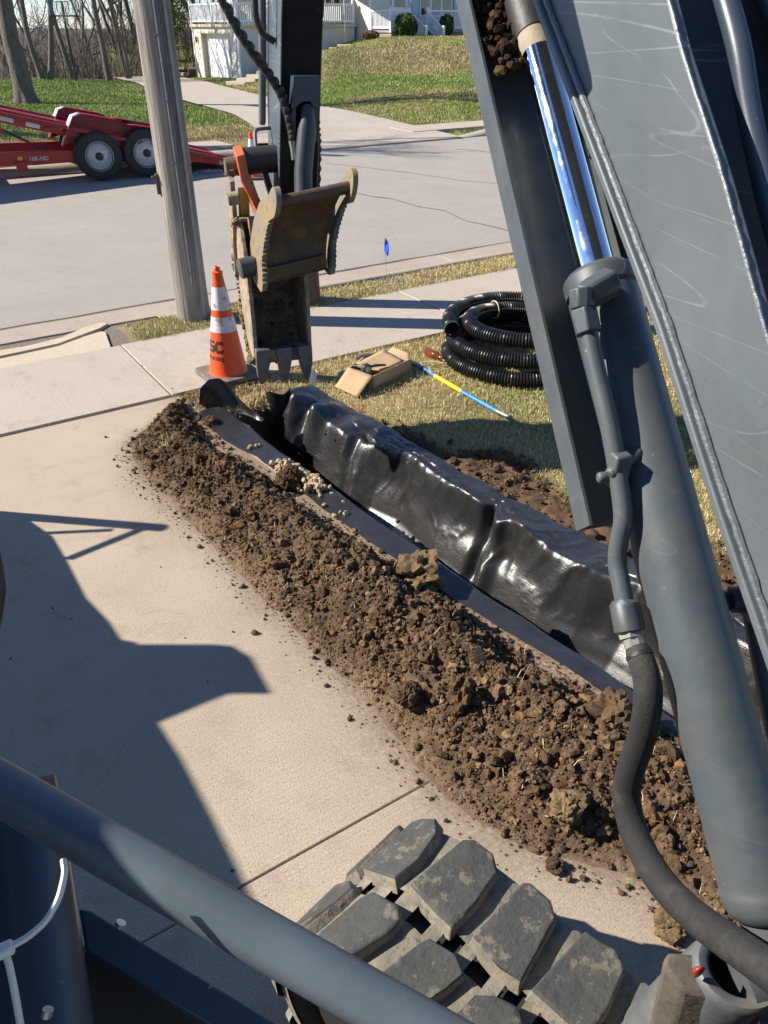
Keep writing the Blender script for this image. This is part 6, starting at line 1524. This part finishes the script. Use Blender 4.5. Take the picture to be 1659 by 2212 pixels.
# ================================================================== HOUSE
def house():
    M_side = mat('cream_siding', (.66, .62, .53), (.62, .58, .49), 2, .6, bs=.1, bscale=60); M_wht = mat('white_vinyl', (.80, .80, .80), (.77, .77, .78), 3, .4); M_trim = mat('cream_trim', (.60, .53, .38), None, 3, .6)
    M_found = mat('foundation_block', (.26, .24, .21), (.20, .18, .16), 8, .9, bs=.5); M_glass = bpy.data.materials.new('window_glass'); nt, b = nodes_of(M_glass); b.inputs['Base Color'].default_value = (.03, .035, .04, 1); b.inputs['Roughness'].default_value = .05; b.inputs['Specular IOR Level'].default_value = .8
    M_roof = mat('roof_shingle', (.10, .09, .085), (.13, .12, .11), 20, .9); M_stone = mat('stone_skirt', (.36, .29, .22), (.24, .19, .15), 14, .9, bs=.8, bscale=14)
    HA = R(35); o = empty('house', (-7.65, 47.3, 0), HA); tag(o, 'cream sided house with white railed porch and a lower garage, on the far bank', 'house')
    def blk(name, s0, s1, t0, t1, z0, z1, m, par=o, bev=0): return MB().box(((s0 + s1) / 2, (t0 + t1) / 2, (z0 + z1) / 2), (s1 - s0, t1 - t0, z1 - z0)).build(name, m, par, bev)
    def boards(s0, s1, t0, t1, z0, z1, holes=(), par=o):      # lap siding, one board per course
        L = math.hypot(s1 - s0, t1 - t0); ux, uy = (s1 - s0) / L, (t1 - t0) / L; nx_, ny_ = uy, -ux; hh = .135; k_ = 0; cache = {}
        z = z0
        while z < z1 - .02:
            ze = min(z + hh, z1); segs = [(0.0, L)]
            for (a0, a1, b0, b1) in holes:
                if z < b1 - .02 and ze > b0 + .02:
                    ns = []
                    for (x0, x1) in segs:
                        if a0 > x0: ns.append((x0, min(a0, x1)))
                        if a1 < x1: ns.append((max(a1, x0), x1))
                    segs = [q for q in ns if q[1] - q[0] > .03]
            for (x0, x1) in segs:
                key = (round(x1 - x0, 3), round(ze - z, 3))
                if key not in cache:
                    l = x1 - x0; h_ = ze - z
                    V = [(0, -.028, 0), (l, -.028, 0), (l, -.006, h_), (0, -.006, h_), (0, .0, 0), (l, .0, 0), (l, .0, h_), (0, .0, h_)]
                    q = MB().add(V, [(0, 1, 2, 3), (4, 7, 6, 5), (0, 4, 5, 1), (3, 2, 6, 7), (0, 3, 7, 4), (1, 5, 6, 2)]).build('siding_board', M_side, par); cache[key] = q
                else:
                    q = cache[key].copy(); C.objects.link(q); q.parent = par
                q.location = (s0 + ux * x0, t0 + uy * x0, z); q.rotation_euler = (0, 0, math.atan2(uy, ux))
            z += hh
    # lower block: garage
    gd0, gd1 = 1.15, 4.75                                 # garage door along the left face, from the near corner
    for (t0, t1) in ((0.0, gd0), (gd1, 5.85)): blk('wall', .03, 7.3, t0 + .03, t1 - .0, -.65, 2.0, M_side)
    blk('wall', .35, 7.3, gd0, gd1, -.65, 2.0, M_side); blk('lintel', .03, .36, gd0, gd1, 1.72, 2.0, M_side)
    boards(.03, .03, 5.85, 0.0, -.55, 1.98, [(5.85 - gd1, 5.85 - gd0, -1, 1.74)]); boards(0.0, 7.3, .03, .03, -.40, 1.98)
    for t in (gd0 - .01, gd1 + .01): blk('door_trim', -.02, .30, t - .06, t + .06, -.6, 1.74, M_trim, o)
    blk('door_trim', -.02, .30, gd0, gd1, 1.70, 1.80, M_trim); blk('corner_trim', -.035, .06, -.035, .06, -.45, 2.0, M_wht); blk('corner_trim', -.035, .06, 5.79, 5.88, -.6, 2.0, M_wht)
    gdo = blk('garage_door', .28, .33, gd0, gd1, -.6, 1.70, M_wht)
    first = None
    for i in range(8):
        for j in range(4):
            t_, z_ = gd0 + .10 + i * (gd1 - gd0 - .1) / 8 + .17, -.52 + j * .56 + .24
            if first is None:
                q = MB().box((0, 0, 0), (.02, .34, .40)).build('door_panel', M_wht, gdo, .012); first = q
            else: q = first.copy(); C.objects.link(q); q.parent = gdo
            q.location = (.275, t_, z_)
    blk('deck_edge', -.10, 7.4, -.10, 5.95, 2.0, 2.14, M_trim)
    q = blk('wall_lamp', -.12, -.03, 5.25, 5.36, 1.25, 1.55, M_black, o, .02)
    def rail(P0_, P1_, h=.95, posts=True, bal=True, slope=None, par=o):
        P0_, P1_ = np.array(P0_, float), np.array(P1_, float); L = np.linalg.norm((P1_ - P0_)[:2]); u = (P1_ - P0_) / L; r = empty('railing', P0_); r.parent = par
        ang = math.atan2(u[1], u[0]); zs_ = u[2]
        def seg(name, za, zb, wd, x0=0, x1=None):
            x1 = L if x1 is None else x1
            cx_, sx_ = math.cos(ang), math.sin(ang)
            V = []
            for x in (x0, x1):
                for yy in (-wd, wd):
                    for z in (za, zb): V.append((cx_ * x - sx_ * yy, sx_ * x + cx_ * yy, zs_ * x + z))
            return MB().add(V, [(0, 1, 3, 2), (4, 6, 7, 5), (0, 4, 5, 1), (2, 3, 7, 6), (1, 5, 7, 3), (0, 2, 6, 4)]).build(name, M_wht, r)
        seg('top_rail', h - .09, h, .045); seg('bottom_rail', .08, .16, .035)
        m_ = MB()
        for x in np.arange(.10, L - .05, .125):
            m_.box((math.cos(ang) * x, math.sin(ang) * x, zs_ * x + (.16 + h - .09) / 2), (.042, .042, h - .25), ang)
        tag(m_.build('balusters', M_wht, r), kind='stuff')
        return r
    def post(s, t, z0, h=1.06, par=o):
        mb = MB(); mb.box((0, 0, h / 2), (.125, .125, h)); mb.add([(-.085, -.085, h), (.085, -.085, h), (.085, .085, h), (-.085, .085, h), (0, 0, h + .07)], [(0, 1, 4), (1, 2, 4), (2, 3, 4), (3, 0, 4), (3, 2, 1, 0)]); q = mb.build('railing_post', M_wht, par); q.location = (s, t, z0)
    dz_ = 2.15
    for t0, t1 in ((0, 2.92), (2.92, 5.85)): rail((0, t0, dz_), (0, t1, dz_))
    for s0, s1 in ((0, 2.4), (2.4, 4.8), (4.8, 7.2)): rail((s0, 0, dz_), (s1, 0, dz_))
    for s, t in ((0, 0), (0, 2.92), (0, 5.85), (2.4, 0), (4.8, 0), (7.2, 0)): post(s, t, dz_)
    # deck furniture seen through the railing belongs to the house front: main block behind
    blk('wall', 4.5, 16, 1.6, 9, 2.1, 4.9, M_side); blk('wall', 7.55, 16.5, -1.2, 8, .6, 4.9, M_side); 
    boards(4.5, 7.55, 1.57, 1.57, 2.15, 4.8, [(1.75, 2.75, 2.9, 4.6)]); boards(7.52, 7.52, 1.6, -1.2, .9, 4.8); boards(7.55, 16.5, -1.23, -1.23, 1.3, 4.8, [(1.35, 2.55, 1.0, 4.05), (3.35, 6.1, 2.45, 4.45)])
    blk('corner_trim', 7.48, 7.60, -1.28, -1.16, .9, 4.85, M_wht)
    def window(s0, s1, t, z0, z1, shutters=False):
        f = blk('window', s0, s1, t - .07, t + .02, z0, z1, M_wht); blk('pane', s0 + .08, s1 - .08, t - .085, t - .06, z0 + .08, z1 - .08, M_glass, f); blk('sash', s0 + .05, s1 - .05, t - .10, t - .08, (z0 + z1) / 2 - .03, (z0 + z1) / 2 + .03, M_wht, f)
        if shutters: pass
    window(6.3, 6.8, 1.58, 2.9, 4.6); window(6.85, 7.35, 1.58, 2.9, 4.6)
    for s in (10.95, 11.75, 12.55): window(s, s + .78, -1.22, 2.5, 4.4)
    for s in (10.35, 13.45): blk('shutter', s, s + .45, -1.30, -1.24, 2.45, 4.4, mat('pale_blue_shutter', (.50, .55, .64), None, 4, .5))
    d_ = blk('front_door', 8.95, 10.05, -1.31, -1.24, 1.98, 4.05, M_wht); blk('pane', 9.12, 9.88, -1.325, -1.30, 2.95, 3.95, M_glass, d_); blk('door_handle', 9.92, 9.97, -1.36, -1.31, 2.85, 3.0, M_zinc, d_)
    blk('mailbox', 10.12, 10.32, -1.36, -1.24, 3.15, 3.35, M_wht)
    P_ = [(3.9, .9, 4.9), (17.2, .9, 4.9), (17.2, 5, 6.8), (3.9, 5, 6.8)]; mb = MB(); mb.prism([(4.2, -2.0, 4.88), (17, -2.0, 4.88), (17, 3.5, 6.6), (4.2, 3.5, 6.6)], (0, 0, .12)); mb.prism([(4.2, 3.5, 6.6), (17, 3.5, 6.6), (17, 9.5, 4.88), (4.2, 9.5, 4.88)], (0, 0, .12)); mb.build('roof', M_roof, o)
    # porch
    pz = 1.85
    blk('porch_floor', 7.5, 15.5, -3.3, -1.2, pz - .10, pz, mat('porch_grey', (.33, .33, .32), None, 4, .7)); blk('porch_skirt', 7.6, 15.4, -3.2, -1.25, .6, pz - .10, M_found)
    blk('stone_skirt', 7.56, 8.25, -3.23, -1.2, .6, pz - .11, M_stone)
    rail((7.55, -1.3, pz), (7.55, -3.2, pz)); rail((7.55, -3.2, pz), (8.75, -3.2, pz)); rail((10.05, -3.2, pz), (12.6, -3.2, pz)); rail((12.6, -3.2, pz), (15.4, -3.2, pz))
    for s in (7.55, 8.75, 10.05, 12.6, 15.4): post(s, -3.2, pz - .1, 1.14)
    post(7.55, -1.35, pz - .1, 1.10)
    for s in (8.80, 10.0):
        rail((s, -3.25, pz - .02), (s + .05, -4.55, 1.08), .90); post(s + .06, -4.6, 1.0, 1.02)
    for k_ in range(4): blk('stair_step', 8.9, 9.95, -3.3 - .32 * (k_ + 1), -3.3 - .32 * k_, .9, pz - .18 * (k_ + 1), mat('stair_grey', (.28, .25, .21), None, 6, .8))
    MB().tube([(6.35, -.5, .9), (6.33, -.5, 2.2), (6.3, -.5, 3.6)], .025, 8).build('flag_pole', M_wht, o)
    return o
hs_o = house()
def hp_(s, t, z): a_ = R(35); return np.array([-7.65 + s * math.cos(a_) - t * math.sin(a_), 47.3 + s * math.sin(a_) + t * math.cos(a_), z])
SG = [(.035, .060, .014), (.05, .08, .018), (.025, .045, .012), (.07, .095, .025)]
def gz2(p): return gz(p[0], p[1])
q = hp_(7.9, -4.1, 0); q[2] = gz2(q) - .05; leafy('round_shrub', 'large round evergreen shrub left of the porch stairs', q, .66, .56, 5200, SG, .075, 'shrub')
q = hp_(10.75, -4.0, 0); q[2] = gz2(q) - .05; leafy('round_shrub', 'narrow dark evergreen shrub right of the porch stairs', q, .42, .56, 3600, SG, .07, 'shrub')
q = hp_(6.9, -2.2, 0); q[2] = gz2(q); leafy('red_shrub', 'low reddish leafless shrub at the house corner', q, .50, .22, 1600, [(.18, .065, .045), (.12, .05, .04), (.22, .12, .08)], .06, 'shrub')
# white railing and log edging left of the garage
def side_rail():
    p0 = hp_(-.9, 6.6, -.5); o = empty('stair_railing', p0, R(35) + R(90)); tag(o, 'short white stair railing left of the garage', 'railing')
    w = mat('white_rail_vinyl', (.80, .80, .80), None, 3, .4)
    mb = MB(); mb.box((0, 0, .75), (.13, .13, 1.5)); mb.build('railing_post', w, o, .01)
    for nm, za, zb in (('top_rail', 1.22, 1.32), ('bottom_rail', .52, .60)):
        MB().prism([(0, -.04, za), (2.6, -.04, za - .75), (2.6, -.04, zb - .75), (0, -.04, zb)], (0, .08, 0)).build(nm, w, o)
    for x in np.arange(.28, 2.6, .27): MB().box((x, 0, .9 - x * .288), (.06, .06, .70)).build('baluster', w, o)
side_rail()
def logs():
    p0 = hp_(-.7, 7.2, -.52); o = empty('timber_edging', p0, R(35) + R(90)); tag(o, 'two round timber logs edging the bed beside the garage', 'edging')
    m_ = mat('log_wood', (.20, .15, .10), (.14, .10, .07), 6, .85)
    MB().tube([(-1.2, 0, .13), (1.6, 0, .13)], .13, 12).build('log', m_, o); MB().tube([(-.6, -.3, .42), (1.6, -.3, .40)], .11, 12).build('log', m_, o)
    mb = MB(); mb.box((.3, -.75, .18), (2.4, .8, .45)); q = mb.build('mulch_bed', mat('mulch', (.09, .06, .045), (.14, .09, .065), 20, .95, bs=1, bscale=30), o)
logs()
def steps():
    A_ = np.array([*Dp(512, 182, 36.5)[:2], 0]); B_ = np.array([*Dp(752, 106, 41.0)[:2], 0]); d_ = B_ - A_; L = np.linalg.norm(d_); d_ /= L; n_ = 13
    o = empty('garden_steps', A_, math.atan2(d_[1], d_[0])); tag(o, 'flight of pale concrete garden steps climbing the bank to the porch', 'steps')
    m_ = mat('pale_step_concrete', (.42, .36, .27), (.36, .31, .23), 6, .85, bs=.3)
    for i in range(n_):
        x = L * i / (n_ - 1); p = A_ + d_ * x; z0 = np.interp(i, [0, n_ - 1], [-.22, 1.16]); q = MB().box((x + .35, 0, z0 - .12), (L / (n_ - 1) + .25, 1.35, .36)).build('step', m_, o, .01)
steps()
# small timber wall by the garage corner
o = empty('timber_wall', hp_(.9, -.55, -.1), R(35)); tag(o, 'low wall of upright brown timbers at the garage corner', 'timber wall')
for i in range(11): MB().tube([(i * .17, 0, -.3), (i * .17, 0, .32 + .02 * (i % 3))], .085, 8).build('timber', mat('upright_timber', (.27, .21, .14), (.20, .15, .10), 8, .85) if i == 0 else bpy.data.materials['upright_timber'], o)

# basketball hoop
def hoop():
    b0 = (-16.41, 46.9, gz(-16.41, 46.9)); o = empty('basketball_hoop', b0, R(20)); tag(o, 'clear basketball backboard with orange rim on a black pole at the lawn edge', 'basketball hoop')
    MB().tube([(0, 0, -.1), (0, 0, 1.6), (-.02, -.02, 2.4), (0, -.1, 3.0), (0, -.55, 3.5)], .055, 12).build('pole', M_black, o)
    mb = MB()
    for bx in ((0, -.60, 2.92, 1.38, .05, .07), (0, -.60, 3.95, 1.38, .05, .05), (-.665, -.60, 3.43, .05, .05, 1.0), (.665, -.60, 3.43, .05, .05, 1.0)): mb.box(bx[:3], bx[3:])
    q = MB().box((0, -.60, 2.92), (1.38, .05, .07)).build('board_frame', M_black, o); MB().box((0, -.6, 3.95), (1.38, .05, .05)).build('board_frame', M_black, o)
    for x in (-.665, .665): MB().box((x, -.6, 3.43), (.05, .05, .97)).build('board_frame', mat('silver_frame', (.5, .5, .52), None, 10, .4, .5) if x < 0 else bpy.data.materials['silver_frame'], o)
    gm = bpy.data.materials.new('clear_acrylic'); nt, b = nodes_of(gm); b.inputs['Base Color'].default_value = (.85, .9, .95, 1); b.inputs['Roughness'].default_value = .05; b.inputs['Transmission Weight'].default_value = .96; b.inputs['IOR'].default_value = 1.03
    MB().box((0, -.60, 3.43), (1.28, .012, .96)).build('backboard', gm, o)
    mr = mat('orange_rim', (.55, .13, .04), None, 10, .5); mb = MB()
    for nm, c_, s_ in (('target_line', (0, -.612, 3.52), (.60, .012, .045)), ('target_line', (-.28, -.612, 3.30), (.045, .012, .42)), ('target_line', (.28, -.612, 3.30), (.045, .012, .42))): MB().box(c_, s_).build(nm, mat('red_line', (.5, .09, .07), None, 10, .5), o)
    a_ = np.linspace(0, 2 * math.pi, 25); MB().tube([(.23 * math.cos(x), -.88 + .23 * math.sin(x), 3.05) for x in a_], .014, 8, caps=False).build('rim', mr, o)
    mb = MB()
    for k_ in range(10):
        x = k_ * math.pi / 5; mb.tube([(.23 * math.cos(x), -.88 + .23 * math.sin(x), 3.05), (.16 * math.cos(x + .3), -.88 + .16 * math.sin(x + .3), 2.85), (.12 * math.cos(x), -.88 + .12 * math.sin(x), 2.65)], .008, 4)
    q = mb.build('net', mat('net_cord', (.6, .55, .5), None, 10, .8), o); tag(q, kind='stuff')
hoop()

# made-up vehicle shape added out of view, its outline cut to cast the driveway shadow
def shadow_caster():
    XC = -3.0; tan_e = math.tan(SUN_EL); ct = 1 / tan_e
    out = [(3.43, -2.03), (3.39, -1.87), (3.22, -1.67), (3.02, -1.53), (2.73, -1.34), (2.56, -1.18), (2.45, -1.10), (2.43, -1.02), (2.385, -1.05), (2.40, -1.10), (2.41, -.95), (2.42, -.70), (2.41, -.62), (2.34, -.53), (2.135, -.42), (2.15, -.52), (2.13, -.60), (1.99, -.827), (1.82, -.70), (1.56, -.53), (1.3, -.37), (.9, -.15), (.3, .1), (-1.5, .1), (-3.0, .0)]
    P = [(y + .07 * (x - XC), max(.32, (x - XC) * tan_e)) for y, x in out]
    o = empty('unseen_caster', (XC, .5, 0)); tag(o, 'dark stepped shape on wheels with rods, added unseen left of the view to cast the stepped shadow', 'shadow_caster')
    mt = mat('caster_paint', (.05, .06, .08), None, 4, .35); poly = [(0, y - .5, z) for y, z in P] + [(0, P[-1][0] - .5, .45), (0, P[0][0] - .5, .45)]
    MB().prism(poly, (-1.5, 0, 0)).build('body', mt, o, .01)
    for y in (2.2, -1.6):
        for x in (-.15, -1.35):
            w = empty('wheel', (x, y - .5, .36)); w.parent = o; MB().lathe([(.2, -.11), (.34, -.11), (.36, -.06), (.36, .06), (.34, .11), (.2, .11)], 24, (0, 0, 0), 'X').build('tyre', M_black, w)
    def sp(y, x): return np.array([-.0, y + .07 * (x - XC) - .5, (x - XC) * tan_e])
    for (a0, a1, r_) in (((3.45, -2.2), (3.30, -1.14), .035), ((3.40, -2.0), (3.30, -1.14), .02), ((3.03, -1.53), (3.31, -1.22), .018), ((3.25, -1.75), (3.28, -1.40), .014)): MB().tube([sp(*a0), sp(*a1)], r_, 8).build('caster_bar', M_black, o)
shadow_caster()
